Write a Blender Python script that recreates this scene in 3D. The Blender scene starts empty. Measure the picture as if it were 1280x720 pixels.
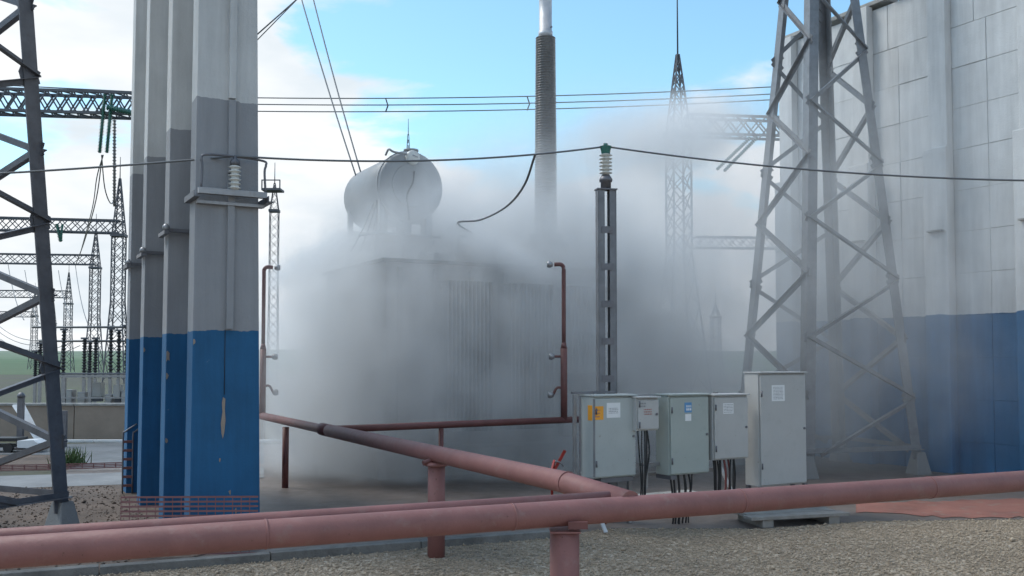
import bpy, bmesh, math, random
import numpy as np
from mathutils import Vector, Matrix

R = math.radians
random.seed(7)
scene = bpy.context.scene
COL = scene.collection

# ------------------------------------------------------------------ camera
F_PX, CAM_H, PITCH, HORIZON = 1200.0, 2.15, R(2.5), 450.0
PPY = HORIZON - F_PX * math.tan(PITCH)            # principal point row (1280x720)
cam_data = bpy.data.cameras.new('camera')
cam = bpy.data.objects.new('camera', cam_data)
COL.objects.link(cam)
cam.location = (0, 0, CAM_H)
cam.rotation_euler = (R(90) + PITCH, 0, 0)
cam_data.sensor_width = 36
cam_data.lens = F_PX / 1280 * 36
cam_data.shift_y = (PPY - 360) / 1280
cam_data.clip_end = 20000
cam_data.clip_start = 0.05
scene.camera = cam

# ------------------------------------------------------------------ world, sun, exposure
CLOUD_SHIFT = (12.3, 0.5, 1.9)
SUN_EL, SUN_AZ = R(52), R(-72)      # azimuth from +Y towards +X
world = bpy.data.worlds.new('World')
scene.world = world
world.use_nodes = True
nt = world.node_tree
nt.nodes.clear()
wo = nt.nodes.new('ShaderNodeOutputWorld')
bg = nt.nodes.new('ShaderNodeBackground')
sky = nt.nodes.new('ShaderNodeTexSky')
sky.sky_type = 'NISHITA'
sky.sun_disc = False
sky.sun_elevation = SUN_EL
sky.sun_rotation = SUN_AZ
sky.air_density = 1.1
sky.dust_density = 0.6
bg.inputs['Strength'].default_value = 0.125


def wn(t, **kw):
    n = nt.nodes.new(t)
    for k, v in kw.items():
        setattr(n, k, v)
    return n


def wmath(op, a, b=None, clamp=False):
    n = wn('ShaderNodeMath', operation=op, use_clamp=clamp)
    for i, v in enumerate((a, b)):
        if v is None:
            continue
        if isinstance(v, (int, float)):
            n.inputs[i].default_value = v
        else:
            nt.links.new(v, n.inputs[i])
    return n.outputs[0]


tc = wn('ShaderNodeTexCoord')
sep = wn('ShaderNodeSeparateXYZ')
nt.links.new(tc.outputs['Generated'], sep.inputs[0])
el = wmath('MAXIMUM', sep.outputs[2], 0.0)
den = wmath('ADD', el, 0.34)
comb = wn('ShaderNodeCombineXYZ')
nt.links.new(wmath('DIVIDE', sep.outputs[0], den), comb.inputs[0])
nt.links.new(wmath('DIVIDE', sep.outputs[1], den), comb.inputs[1])
nt.links.new(wmath('MULTIPLY', el, 3.2), comb.inputs[2])
n1 = wn('ShaderNodeTexNoise')
n1.inputs['Scale'].default_value = 1.9
n1.inputs['Detail'].default_value = 9
n1.inputs['Roughness'].default_value = 0.52
n1.inputs['Distortion'].default_value = 0.25
shift = wn('ShaderNodeVectorMath', operation='ADD')
shift.inputs[1].default_value = CLOUD_SHIFT
nt.links.new(comb.outputs[0], shift.inputs[0])
nt.links.new(shift.outputs[0], n1.inputs['Vector'])
# clouds pile up towards the horizon everywhere round
bias = wmath('MAXIMUM', wmath('MULTIPLY', wmath('SUBTRACT', 0.240, el), 1.6), -0.04)
cov = wmath('ADD', n1.outputs['Fac'], bias)
mr = wn('ShaderNodeMapRange', interpolation_type='SMOOTHSTEP')
mr.inputs['From Min'].default_value = 0.475
mr.inputs['From Max'].default_value = 0.555
nt.links.new(cov, mr.inputs['Value'])
n2 = wn('ShaderNodeTexNoise')
n2.inputs['Scale'].default_value = 3.4
n2.inputs['Detail'].default_value = 5
nt.links.new(shift.outputs[0], n2.inputs['Vector'])
ramp = wn('ShaderNodeValToRGB')
ramp.color_ramp.elements[0].position = 0.32
ramp.color_ramp.elements[0].color = (4.15, 4.6, 4.95, 1)
ramp.color_ramp.elements[1].position = 0.62
ramp.color_ramp.elements[1].color = (5.5, 5.6, 5.7, 1)
nt.links.new(n2.outputs['Fac'], ramp.inputs['Fac'])
skymul = wn('ShaderNodeMix', data_type='RGBA', blend_type='MULTIPLY')
skymul.inputs[0].default_value = 1.0
skymul.inputs[7].default_value = (0.95, 1.22, 1.2, 1)
nt.links.new(sky.outputs[0], skymul.inputs[6])
mix = wn('ShaderNodeMix', data_type='RGBA')
nt.links.new(mr.outputs[0], mix.inputs[0])
nt.links.new(skymul.outputs[2], mix.inputs[6])
nt.links.new(ramp.outputs[0], mix.inputs[7])
nt.links.new(mix.outputs[2], bg.inputs['Color'])
nt.links.new(bg.outputs[0], wo.inputs['Surface'])

sun_data = bpy.data.lights.new('sun', 'SUN')
sun_data.energy = 1.5
sun_data.angle = R(24)
sun_data.color = (1.0, 0.96, 0.9)
sun = bpy.data.objects.new('sun', sun_data)
COL.objects.link(sun)
sd = Vector((math.sin(SUN_AZ) * math.cos(SUN_EL), math.cos(SUN_AZ) * math.cos(SUN_EL), math.sin(SUN_EL)))
sun.rotation_euler = sd.to_track_quat('Z', 'Y').to_euler()
sun.location = sd * 60

scene.view_settings.view_transform = 'Standard'
scene.view_settings.look = 'None'
scene.view_settings.gamma = 1
scene.view_settings.exposure = 0.60
scene.cycles.use_denoising = True
scene.cycles.use_adaptive_sampling = True
scene.cycles.adaptive_threshold = 0.025
scene.cycles.max_bounces = 8
scene.cycles.diffuse_bounces = 3
scene.cycles.glossy_bounces = 2
scene.cycles.volume_bounces = 4
scene.cycles.transparent_max_bounces = 8
scene.cycles.volume_step_rate = 0.5
scene.cycles.volume_max_steps = 256
scene.cycles.sample_clamp_indirect = 6

# ------------------------------------------------------------------ coordinates
CP, SP = math.cos(PITCH), math.sin(PITCH)


def at(x, y, Y=None, Z=None):
    """point seen at pixel (x, y) of the 1280x720 photograph, at depth Y or at height Z"""
    a, b = (x - 640) / F_PX, (PPY - y) / F_PX
    d = Vector((a, CP - b * SP, SP + b * CP))
    t = Y / d.y if Y is not None else (Z - CAM_H) / d.z
    return Vector((0, 0, CAM_H)) + d * t


BAY = R(29.2)                                     # the bay's axes: w across, u away
P0 = Vector((-3.66, 10.98, 0))
W = Vector((math.cos(BAY), math.sin(BAY), 0))
U = Vector((-math.sin(BAY), math.cos(BAY), 0))


def bay(w, u, z=0):
    return P0 + W * w + U * u + Vector((0, 0, z))


FRONT = math.atan2(0.396, 0.918)                  # direction of the kerb and the front main
FD = Vector((math.cos(FRONT), math.sin(FRONT), 0))

# ------------------------------------------------------------------ materials
MATS = {}


def nmath(t, op, a, b=None, clamp=False):
    n = t.nodes.new('ShaderNodeMath')
    n.operation = op
    n.use_clamp = clamp
    for i, v in enumerate((a, b)):
        if v is None:
            continue
        if isinstance(v, (int, float)):
            n.inputs[i].default_value = v
        else:
            t.links.new(v, n.inputs[i])
    return n.outputs[0]


def nnoise(t, vec, scale, detail=4, rough=0.55, stretch=None):
    if stretch:
        m = t.nodes.new('ShaderNodeMapping')
        m.inputs['Scale'].default_value = stretch
        t.links.new(vec, m.inputs[0])
        vec = m.outputs[0]
    n = t.nodes.new('ShaderNodeTexNoise')
    n.inputs['Scale'].default_value = scale
    n.inputs['Detail'].default_value = detail
    n.inputs['Roughness'].default_value = rough
    t.links.new(vec, n.inputs['Vector'])
    return n.outputs['Fac']


def nramp(t, fac, stops):
    r = t.nodes.new('ShaderNodeValToRGB')
    e = r.color_ramp.elements
    while len(e) < len(stops):
        e.new(0.5)
    for i, (p, c) in enumerate(stops):
        e[i].position = p
        e[i].color = (*c, 1)
    t.links.new(fac, r.inputs['Fac'])
    return r.outputs[0]


def nmix(t, fac, a, b, mode='MIX'):
    m = t.nodes.new('ShaderNodeMix')
    m.data_type = 'RGBA'
    m.blend_type = mode
    for i, v in ((0, fac), (6, a), (7, b)):
        if isinstance(v, (int, float)):
            m.inputs[i].default_value = v
        elif isinstance(v, tuple):
            m.inputs[i].default_value = (*v, 1)
        else:
            t.links.new(v, m.inputs[i])
    return m.outputs[2]


def newmat(name, rough=0.6, metal=0.0):
    m = bpy.data.materials.new(name)
    m.use_nodes = True
    t = m.node_tree
    b = t.nodes['Principled BSDF']
    b.inputs['Roughness'].default_value = rough
    b.inputs['Metallic'].default_value = metal
    g = t.nodes.new('ShaderNodeNewGeometry')
    MATS[name] = m
    return m, t, b, g.outputs['Position']


def bump(t, b, h, dist, strength=0.6):
    n = t.nodes.new('ShaderNodeBump')
    n.inputs['Distance'].default_value = dist
    n.inputs['Strength'].default_value = strength
    t.links.new(h, n.inputs['Height'])
    t.links.new(n.outputs[0], b.inputs['Normal'])


def simple(name, col, rough=0.6, metal=0.0, var=0.25, scale=3.0, stain=None, stain_amt=0.35, streak=False, bmp=0.0, bscale=40, speck=None):
    """base colour varied by two noises, with worn or stained patches"""
    m, t, b, pos = newmat(name, rough, metal)
    dark = tuple(c * (1 - var) for c in col)
    lite = tuple(min(1, c * (1 + var * 0.7)) for c in col)
    n = nnoise(t, pos, scale, 6, 0.6, (1, 1, 0.15) if streak else None)
    c = nramp(t, n, [(0.3, dark), (0.7, lite)])
    if stain:
        s = nnoise(t, pos, scale * 2.3, 7, 0.68)
        mr = t.nodes.new('ShaderNodeMapRange')
        mr.inputs['From Min'].default_value = 0.55
        mr.inputs['From Max'].default_value = 0.72
        mr.inputs['To Max'].default_value = stain_amt
        t.links.new(s, mr.inputs['Value'])
        c = nmix(t, mr.outputs[0], c, stain)
    if speck:
        for sc_, lo in ((18, 0.665), (55, 0.68)):
            s = nnoise(t, pos, sc_, 5, 0.7)
            mr = t.nodes.new('ShaderNodeMapRange')
            mr.inputs['From Min'].default_value = lo
            mr.inputs['From Max'].default_value = lo + 0.03
            mr.inputs['To Max'].default_value = 0.8
            t.links.new(s, mr.inputs['Value'])
            c = nmix(t, mr.outputs[0], c, speck)
    t.links.new(c, b.inputs['Base Color'])
    rv = nmath(t, 'ADD', nmath(t, 'MULTIPLY', nnoise(t, pos, scale * 5, 4), 0.25), rough - 0.12)
    t.links.new(rv, b.inputs['Roughness'])
    if bmp:
        bump(t, b, nnoise(t, pos, bscale, 5, 0.6), bmp)
    return m


def painted_wall(name, blue_z, grey_z, light, grey, blue):
    """light concrete above, grey paint below grey_z, blue paint below blue_z, rain streaks"""
    m, t, b, pos = newmat(name, 0.75)
    s = t.nodes.new('ShaderNodeSeparateXYZ')
    t.links.new(pos, s.inputs[0])
    wob = nmath(t, 'MULTIPLY', nmath(t, 'SUBTRACT', nnoise(t, pos, 3, 5, 0.7), 0.5), 0.10)
    z = nmath(t, 'ADD', s.outputs[2], wob)
    streak = nnoise(t, pos, 5.5, 6, 0.65, (1, 1, 0.08))
    patch = nnoise(t, pos, 1.3, 6, 0.6)

    def tone(c, v):
        a = nramp(t, streak, [(0.28, tuple(x * (1 - v) for x in c)), (0.72, tuple(min(1, x * (1 + v * .6)) for x in c))])
        k = nramp(t, patch, [(0.3, (1 - v, 1 - v, 1 - v)), (0.65, (1, 1, 1))])
        return nmix(t, 1.0, a, k, 'MULTIPLY')
    cl, cb = tone(light, 0.16), tone(blue, 0.22)
    # worn paint: thin spots where the concrete shows through
    worn = nnoise(t, pos, 2.6, 8, 0.72)
    mr = t.nodes.new('ShaderNodeMapRange')
    mr.inputs['From Min'].default_value = 0.68
    mr.inputs['From Max'].default_value = 0.71
    mr.inputs['To Max'].default_value = 0.55
    t.links.new(worn, mr.inputs['Value'])
    cb = nmix(t, mr.outputs[0], cb, (0.17, 0.24, 0.30))
    c = cl
    if grey_z:
        c = nmix(t, nmath(t, 'LESS_THAN', z, grey_z), c, tone(grey, 0.14))
    c = nmix(t, nmath(t, 'LESS_THAN', z, blue_z), c, cb)
    t.links.new(c, b.inputs['Base Color'])
    bump(t, b, nnoise(t, pos, 28, 6, 0.65), 0.012, 0.5)
    return m


painted_wall('pillar_paint', 2.49, 5.2, (0.60, 0.60, 0.59), (0.30, 0.305, 0.32), (0.013, 0.115, 0.26))
painted_wall('firewall_paint', 3.02, 0, (0.66, 0.66, 0.65), (0.3, 0.3, 0.3), (0.022, 0.135, 0.29))
simple('bare_concrete', (0.36, 0.35, 0.33), 0.85, var=0.3, scale=4, stain=(0.2, 0.19, 0.17), bmp=0.02)
simple('kerb_concrete', (0.17, 0.165, 0.155), 0.8, var=0.4, scale=3, stain=(0.09, 0.08, 0.07), stain_amt=0.8, bmp=0.02)
simple('wet_concrete', (0.155, 0.125, 0.108), 0.5, var=0.35, scale=0.9, stain=(0.10, 0.075, 0.06), stain_amt=0.8, bmp=0.01)
simple('pale_concrete', (0.22, 0.22, 0.22), 0.7, var=0.25, scale=1.2, stain=(0.26, 0.25, 0.23), bmp=0.01)
simple('beige_plaster', (0.30, 0.245, 0.20), 0.85, var=0.14, scale=1.5, stain=(0.2, 0.17, 0.14), bmp=0.01)
simple('asphalt', (0.13, 0.135, 0.14), 0.55, var=0.3, scale=0.8, stain=(0.24, 0.24, 0.24), stain_amt=0.4, bmp=0.01)
simple('dirt', (0.135, 0.098, 0.076), 0.9, var=0.35, scale=1.6, stain=(0.19, 0.155, 0.125), stain_amt=0.5, bmp=0.05, bscale=18)
simple('red_earth', (0.25, 0.105, 0.08), 0.85, var=0.3, scale=1.5, stain=(0.22, 0.185, 0.155), stain_amt=1.0, bmp=0.02)
simple('pipe_red', (0.25, 0.108, 0.097), 0.6, var=0.17, scale=3.0, stain=(0.27, 0.17, 0.15), stain_amt=0.6, bmp=0.004, speck=(0.10, 0.042, 0.03))
simple('pipe_dark_red', (0.15, 0.055, 0.05), 0.55, var=0.2, scale=5, stain=(0.12, 0.06, 0.05))
simple('bright_red', (0.42, 0.035, 0.025), 0.45, var=0.15, scale=8)
simple('net_red', (0.22, 0.095, 0.095), 0.6, var=0.15, scale=8)
simple('galvanised', (0.33, 0.33, 0.34), 0.45, 0.65, var=0.18, scale=6, stain=(0.24, 0.20, 0.18), stain_amt=0.4)
simple('steel_grey', (0.165, 0.165, 0.18), 0.5, 0.55, var=0.2, scale=6, stain=(0.13, 0.10, 0.08), stain_amt=0.4)
simple('tower_zinc', (0.22, 0.225, 0.235), 0.5, 0.5, var=0.18, scale=6, stain=(0.17, 0.14, 0.12), stain_amt=0.4)
simple('post_grey', (0.19, 0.195, 0.21), 0.5, 0.3, var=0.2, scale=5, stain=(0.14, 0.12, 0.1))
simple('steel_far', (0.115, 0.12, 0.135), 0.6, 0.2, var=0.15, scale=1)
simple('zinc_bright', (0.55, 0.55, 0.56), 0.5, 0.25, var=0.12, scale=6)
simple('cabinet_grey', (0.40, 0.43, 0.42), 0.42, var=0.05, scale=2.5, stain=(0.33, 0.34, 0.33), stain_amt=0.5, speck=(0.22, 0.18, 0.14))
simple('cabinet_green', (0.36, 0.40, 0.375), 0.42, var=0.05, scale=2.5, stain=(0.28, 0.32, 0.30), stain_amt=0.5, speck=(0.22, 0.18, 0.14))
simple('cabinet_pale', (0.44, 0.44, 0.43), 0.42, var=0.05, scale=2.5, stain=(0.36, 0.36, 0.35), stain_amt=0.5, speck=(0.22, 0.18, 0.14))
simple('transformer_grey', (0.25, 0.255, 0.26), 0.5, var=0.14, scale=2, stain=(0.25, 0.24, 0.23), streak=True)
simple('radiator_grey', (0.16, 0.165, 0.17), 0.55, var=0.2, scale=2)
simple('transformer_dark', (0.065, 0.068, 0.072), 0.55, var=0.2, scale=2)
simple('porcelain_white', (0.62, 0.62, 0.58), 0.25, var=0.08, scale=6, stain=(0.4, 0.38, 0.34))
simple('porcelain_brown', (0.17, 0.165, 0.16), 0.28, var=0.15, scale=6)
simple('glass_green', (0.05, 0.17, 0.14), 0.2, var=0.15, scale=9)
simple('cable_black', (0.02, 0.02, 0.022), 0.5, var=0.2, scale=9)
simple('cable_red', (0.22, 0.06, 0.055), 0.5, var=0.2, scale=9)
simple('wire_metal', (0.16, 0.165, 0.17), 0.5, 0.4, var=0.1, scale=9)
simple('wood_grey', (0.27, 0.255, 0.235), 0.85, var=0.25, scale=6, bmp=0.01)
simple('label_white', (0.75, 0.76, 0.76), 0.4, var=0.04, scale=9)
simple('label_orange', (0.85, 0.36, 0.03), 0.4, var=0.08, scale=9)
simple('label_blue', (0.10, 0.27, 0.50), 0.4, var=0.08, scale=9)
simple('ink', (0.22, 0.22, 0.23), 0.5, var=0.2, scale=9)
simple('ink_red', (0.38, 0.16, 0.14), 0.5, var=0.2, scale=9)
simple('white_sheet', (0.68, 0.69, 0.70), 0.4, var=0.12, scale=3, stain=(0.4, 0.4, 0.4))
simple('stone', (0.37, 0.295, 0.215), 0.85, var=0.42, scale=14, stain=(0.45, 0.40, 0.34), stain_amt=0.6)
simple('dirt_clod', (0.125, 0.092, 0.072), 0.9, var=0.5, scale=9, stain=(0.2, 0.165, 0.135), stain_amt=0.5)
simple('weed', (0.07, 0.12, 0.035), 0.7, var=0.3, scale=9)


def ground_mat():
    m, t, b, pos = newmat('yard_ground', 0.9)
    n = nnoise(t, pos, 0.05, 7, 0.6)
    n2 = nnoise(t, pos, 1.4, 6, 0.65)
    c = nramp(t, n, [(0.35, (0.105, 0.095, 0.08)), (0.6, (0.095, 0.105, 0.06))])
    c = nmix(t, 1.0, c, nramp(t, n2, [(0.3, (0.65, 0.65, 0.65)), (0.7, (1.15, 1.12, 1.1))]), 'MULTIPLY')
    t.links.new(c, b.inputs['Base Color'])
    bump(t, b, n2, 0.05)


def gravel_mat():
    m, t, b, pos = newmat('gravel', 0.9)
    v = t.nodes.new('ShaderNodeTexVoronoi')
    v.inputs['Scale'].default_value = 26
    t.links.new(pos, v.inputs['Vector'])
    s = t.nodes.new('ShaderNodeSeparateColor')
    t.links.new(v.outputs['Color'], s.inputs[0])
    c = nramp(t, s.outputs[0], [(0.0, (0.22, 0.18, 0.135)), (0.55, (0.36, 0.285, 0.205)), (1.0, (0.50, 0.43, 0.35))])
    c = nmix(t, 1.0, c, nramp(t, nnoise(t, pos, 0.8, 5), [(0.3, (0.72, 0.70, 0.68)), (0.7, (1.1, 1.08, 1.05))]), 'MULTIPLY')
    t.links.new(c, b.inputs['Base Color'])
    bump(t, b, nmath(t, 'SUBTRACT', 1.0, v.outputs['Distance']), 0.03, 0.9)


def field_mat():
    m, t, b, pos = newmat('field_green', 0.9)
    s = t.nodes.new('ShaderNodeSeparateXYZ')
    t.links.new(pos, s.inputs[0])
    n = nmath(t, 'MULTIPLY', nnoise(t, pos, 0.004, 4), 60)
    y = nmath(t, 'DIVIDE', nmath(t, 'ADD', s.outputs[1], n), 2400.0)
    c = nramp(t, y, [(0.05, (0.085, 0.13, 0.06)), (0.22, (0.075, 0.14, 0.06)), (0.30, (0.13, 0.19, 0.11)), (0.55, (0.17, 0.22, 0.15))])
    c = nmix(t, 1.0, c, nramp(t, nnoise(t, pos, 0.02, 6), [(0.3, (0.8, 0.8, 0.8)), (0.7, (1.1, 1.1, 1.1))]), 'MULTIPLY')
    t.links.new(c, b.inputs['Base Color'])


ground_mat()
gravel_mat()
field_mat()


# ------------------------------------------------------------------ mesh helpers
class MB:
    def __init__(self):
        self.v, self.f, self.s = [], [], []

    def add(self, vs, fs, smooth=False):
        o = len(self.v)
        self.v += [tuple(p) for p in vs]
        self.f += [tuple(i + o for i in f) for f in fs]
        self.s += [smooth] * len(fs)
        return self

    def box(self, x0, x1, y0, y1, z0, z1):
        vs = [(x, y, z) for z in (z0, z1) for y in (y0, y1) for x in (x0, x1)]
        return self.add(vs, [(0, 2, 3, 1), (4, 5, 7, 6), (0, 1, 5, 4), (2, 6, 7, 3), (0, 4, 6, 2), (1, 3, 7, 5)])

    def frustum(self, c, a, b, z0, z1):
        (ax, ay), (bx, by) = a, b
        vs = [(c[0] + sx * hx, c[1] + sy * hy, z) for hx, hy, z in ((ax, ay, z0), (bx, by, z1)) for sx, sy in ((-1, -1), (1, -1), (1, 1), (-1, 1))]
        return self.add(vs, [(3, 2, 1, 0), (4, 5, 6, 7)] + [(i, (i + 1) % 4, 4 + (i + 1) % 4, 4 + i) for i in range(4)])

    def sweep(self, prof, p, q, ref=(0, 0, 1)):
        p, q = Vector(p), Vector(q)
        d = (q - p).normalized()
        r = Vector(ref)
        x = r - d * r.dot(d)
        if x.length < 1e-5:
            r = Vector((1, 0, 0))
            x = r - d * r.dot(d)
        x.normalize()
        y = d.cross(x)
        n = len(prof)
        vs = [e + x * a + y * b for e in (p, q) for a, b in prof]
        fs = [(i, (i + 1) % n, n + (i + 1) % n, n + i) for i in range(n)]
        fs += [tuple(range(n))[::-1], tuple(range(n, 2 * n))]
        return self.add(vs, fs)

    def bar(self, p, q, a, b=None, ref=(0, 0, 1)):
        b = b or a
        return self.sweep([(-a / 2, -b / 2), (a / 2, -b / 2), (a / 2, b / 2), (-a / 2, b / 2)], p, q, ref)

    def angle(self, p, q, s, t, ref=(0, 0, 1), mirror=False):
        k = -1 if mirror else 1
        pr = [(0, 0), (s, 0), (s, k * t), (t, k * t), (t, k * s), (0, k * s)]
        return self.sweep(pr, p, q, ref)

    def tube(self, pts, r, seg=10, cap=True):
        pts = [Vector(p) for p in pts]
        rs = r if isinstance(r, (list, tuple)) else [r] * len(pts)
        vs, fs = [], []
        prev = None
        for i, p in enumerate(pts):
            d = (pts[min(i + 1, len(pts) - 1)] - pts[max(i - 1, 0)]).normalized()
            if prev is None:
                ref = Vector((0, 0, 1)) if abs(d.z) < 0.95 else Vector((1, 0, 0))
                x = (ref - d * ref.dot(d)).normalized()
            else:
                x = (prev - d * prev.dot(d)).normalized()
            prev = x
            y = d.cross(x)
            vs += [p + (x * math.cos(a) + y * math.sin(a)) * rs[i] for a in [2 * math.pi * k / seg for k in range(seg)]]
        for i in range(len(pts) - 1):
            for k in range(seg):
                fs.append((i * seg + k, i * seg + (k + 1) % seg, (i + 1) * seg + (k + 1) % seg, (i + 1) * seg + k))
        o = len(self.v)
        self.add(vs, fs, True)
        if cap:
            n = len(vs)
            self.f += [tuple(o + k for k in range(seg))[::-1], tuple(o + n - seg + k for k in range(seg))]
            self.s += [False, False]
        return self

    def lathe(self, prof, c=(0, 0, 0), axis='z', seg=20, smooth=True):
        c = Vector(c)
        vs, fs = [], []
        for r, h in prof:
            for k in range(seg):
                a = 2 * math.pi * k / seg
                x, y = r * math.cos(a), r * math.sin(a)
                vs.append(c + (Vector((x, y, h)) if axis == 'z' else Vector((x, h, y)) if axis == 'y' else Vector((h, x, y))))
        for i in range(len(prof) - 1):
            for k in range(seg):
                fs.append((i * seg + k, i * seg + (k + 1) % seg, (i + 1) * seg + (k + 1) % seg, (i + 1) * seg + k))
        o = len(self.v)
        self.add(vs, fs, smooth)
        n = len(vs)
        self.f += [tuple(o + k for k in range(seg))[::-1], tuple(o + n - seg + k for k in range(seg))]
        self.s += [False, False]
        return self

    def build(self, name, mat, parent=None, bevel=0.0):
        me = bpy.data.meshes.new(name)
        me.from_pydata(self.v, [], self.f)
        me.polygons.foreach_set('use_smooth', self.s)
        bm = bmesh.new()
        bm.from_mesh(me)
        bmesh.ops.recalc_face_normals(bm, faces=bm.faces)
        if bevel:
            bmesh.ops.bevel(bm, geom=[e for e in bm.edges if e.is_manifold and e.calc_face_angle(0) > 0.5], offset=bevel, segments=2, affect='EDGES', profile=0.6)
        bm.to_mesh(me)
        bm.free()
        me.materials.append(MATS[mat])
        o = bpy.data.objects.new(name, me)
        COL.objects.link(o)
        if parent is not None:
            o.parent = parent
        return o


def tag(o, label=None, cat=None, group=None, kind=None):
    for k, v in (('label', label), ('category', cat), ('group', group), ('kind', kind)):
        if v:
            o[k] = v
    return o


def thing(name, label, cat, loc=(0, 0, 0), rz=0.0, group=None):
    o = bpy.data.objects.new(name, None)
    o.empty_display_size = 0.3
    COL.objects.link(o)
    o.location = loc
    o.rotation_euler = (0, 0, rz)
    return tag(o, label, cat, group)


def copy_part(src, parent, loc=None, name=None):
    c = src.copy()
    COL.objects.link(c)
    c.parent = parent
    if loc is not None:
        c.location = loc
    return c


def sheet(name, pts, z, mat, kind='structure'):
    o = MB().add([(p[0], p[1], z) for p in pts], [tuple(range(len(pts)))]).build(name, mat)
    return tag(o, kind=kind)


def sag(p, q, s, n=14):
    p, q = Vector(p), Vector(q)
    return [p.lerp(q, i / n) - Vector((0, 0, s * 4 * (i / n) * (1 - i / n))) for i in range(n + 1)]


def spline(pts, n=6):
    pts = [Vector(p) for p in pts]
    P = [pts[0] * 2 - pts[1]] + pts + [pts[-1] * 2 - pts[-2]]
    out = []
    for i in range(1, len(P) - 2):
        a, b, c, d = P[i - 1:i + 3]
        for k in range(n):
            t = k / n
            out.append(0.5 * ((2 * b) + (c - a) * t + (2 * a - 5 * b + 4 * c - d) * t * t + (3 * b - a - 3 * c + d) * t ** 3))
    return out + [pts[-1]]


# ------------------------------------------------------------------ the setting: ground
def build_ground():
    n = 60
    xs = np.linspace(-3000, 3000, n)
    ys = np.concatenate([np.linspace(-60, 400, 20), np.linspace(460, 6000, 30)])
    sheet('ground', [(-3000, -200), (3000, -200), (3000, 400), (-3000, 400)], 0.0, 'yard_ground')
    vs, fs = [], []
    xs = np.linspace(-4000, 4000, 40)
    ys = [140, 200, 300, 500, 900, 1500, 2400, 3600]
    zs = [0.02, 0.05, 0.1, 1.4, 6.5, 16, 27, 30]
    for j, y in enumerate(ys):
        for x in xs:
            vs.append((x, y, zs[j] + (3.5 * math.sin(x * 0.004 + 1 + j * .3) * (max(0, y - 400) / 2400))))
    for j in range(len(ys) - 1):
        for i in range(39):
            a = j * 40 + i
            fs.append((a, a + 1, a + 41, a + 40))
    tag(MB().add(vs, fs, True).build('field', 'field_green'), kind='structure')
    # bay floor: wet concrete behind the kerb, under the walls and the transformer
    k0 = at(300, 704, Z=0)
    kl, kr = k0 - FD * 3.4, at(690, 672, Z=0)
    g = lambda x, y: at(x, y, Z=0)
    sheet('bay_floor', [kl, k0, kr, g(760, 661), g(950, 661), g(1080, 652), g(1300, 649), bay(26, -2), bay(26, 13), bay(-0.6, 13), bay(-0.6, -0.2)], 0.004, 'wet_concrete')
    # gravel bed
    pts = [kl - FD * 8, kl, k0, kr, g(760, 662), g(950, 662), g(1080, 653), g(1300, 650), g(1700, 648)]
    sheet('gravel_bed', pts + [Vector((16, -6, 0)), Vector((-14, -6, 0))], 0.008, 'gravel')
    rr = random.Random(5)
    top = [g(1070 + k * 12, 629 - k * .25 + rr.uniform(-1.3, 1.3)) for k in range(40)]
    bot = [g(1070 + k * 12, 641 + min(k, 9) * .8 + rr.uniform(-2.2, 1.5)) for k in range(40)]
    vs = [(p.x, p.y, .012) for p in top + bot]
    tag(MB().add(vs, [(k, k + 1, 41 + k, 40 + k) for k in range(39)]).build('red_gravel_strip', 'red_earth'), kind='structure')
    # left yard
    sheet('dirt_patch', [g(-400, 726), g(120, 726), bay(0.3, -0.25), bay(0.3, 7.2), g(-400, 606)], 0.012, 'dirt')
    sheet('concrete_path', [g(-500, 627), g(0, 612), g(170, 606), g(330, 598), g(330, 584), g(170, 591), g(0, 596), g(-500, 604)], 0.016, 'pale_concrete')
    sheet('road', [g(-600, 566), g(330, 570), g(330, 553), g(170, 553), g(60, 556), g(-600, 556)], 0.008, 'asphalt')
    sheet('asphalt_yard', [g(86, 586), g(330, 580), g(330, 569.8), g(95, 569)], 0.008, 'asphalt')
    sheet('dirt_verge', [g(-600, 600), g(84, 588), g(93, 569.5), g(-600, 567)], 0.008, 'dirt')
    # kerb beam
    kb = tag(bpy.data.objects.new('kerb', None), kind='structure')
    COL.objects.link(kb)
    a = kl - FD * 3
    L = (kr - a).length
    n = int(L / 1.45)
    for i in range(n):
        p, q = a + FD * (i * L / n), a + FD * ((i + 1) * L / n - 0.012)
        o = Vector((0, 0, 0.045 + random.uniform(-.008, .008)))
        MB().bar(p + o, q + o, 0.10, 0.14).build('kerb_block', 'kerb_concrete', kb, 0.008)
    poly = [(p.x, p.y) for p in pts] + [(16, -6), (-14, -6)]
    stones('gravel_stones', 'loose tan gravel stones strewn along the pipe', poly, (-7, 10, 6.5, 14.2), 130000, 3, .82, 'stone', .012)
    poly = [(p.x, p.y) for p in (g(-100, 716), g(150, 712), bay(-.05, -.1), bay(-.05, 6.2), g(-100, 612))]
    stones('dirt_pebbles', 'brown pebbles and clods scattered on the dirt by the pillars', poly, (-11, -2, 8, 18), 9000, 4, 1.1, 'dirt_clod', .012)


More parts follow.
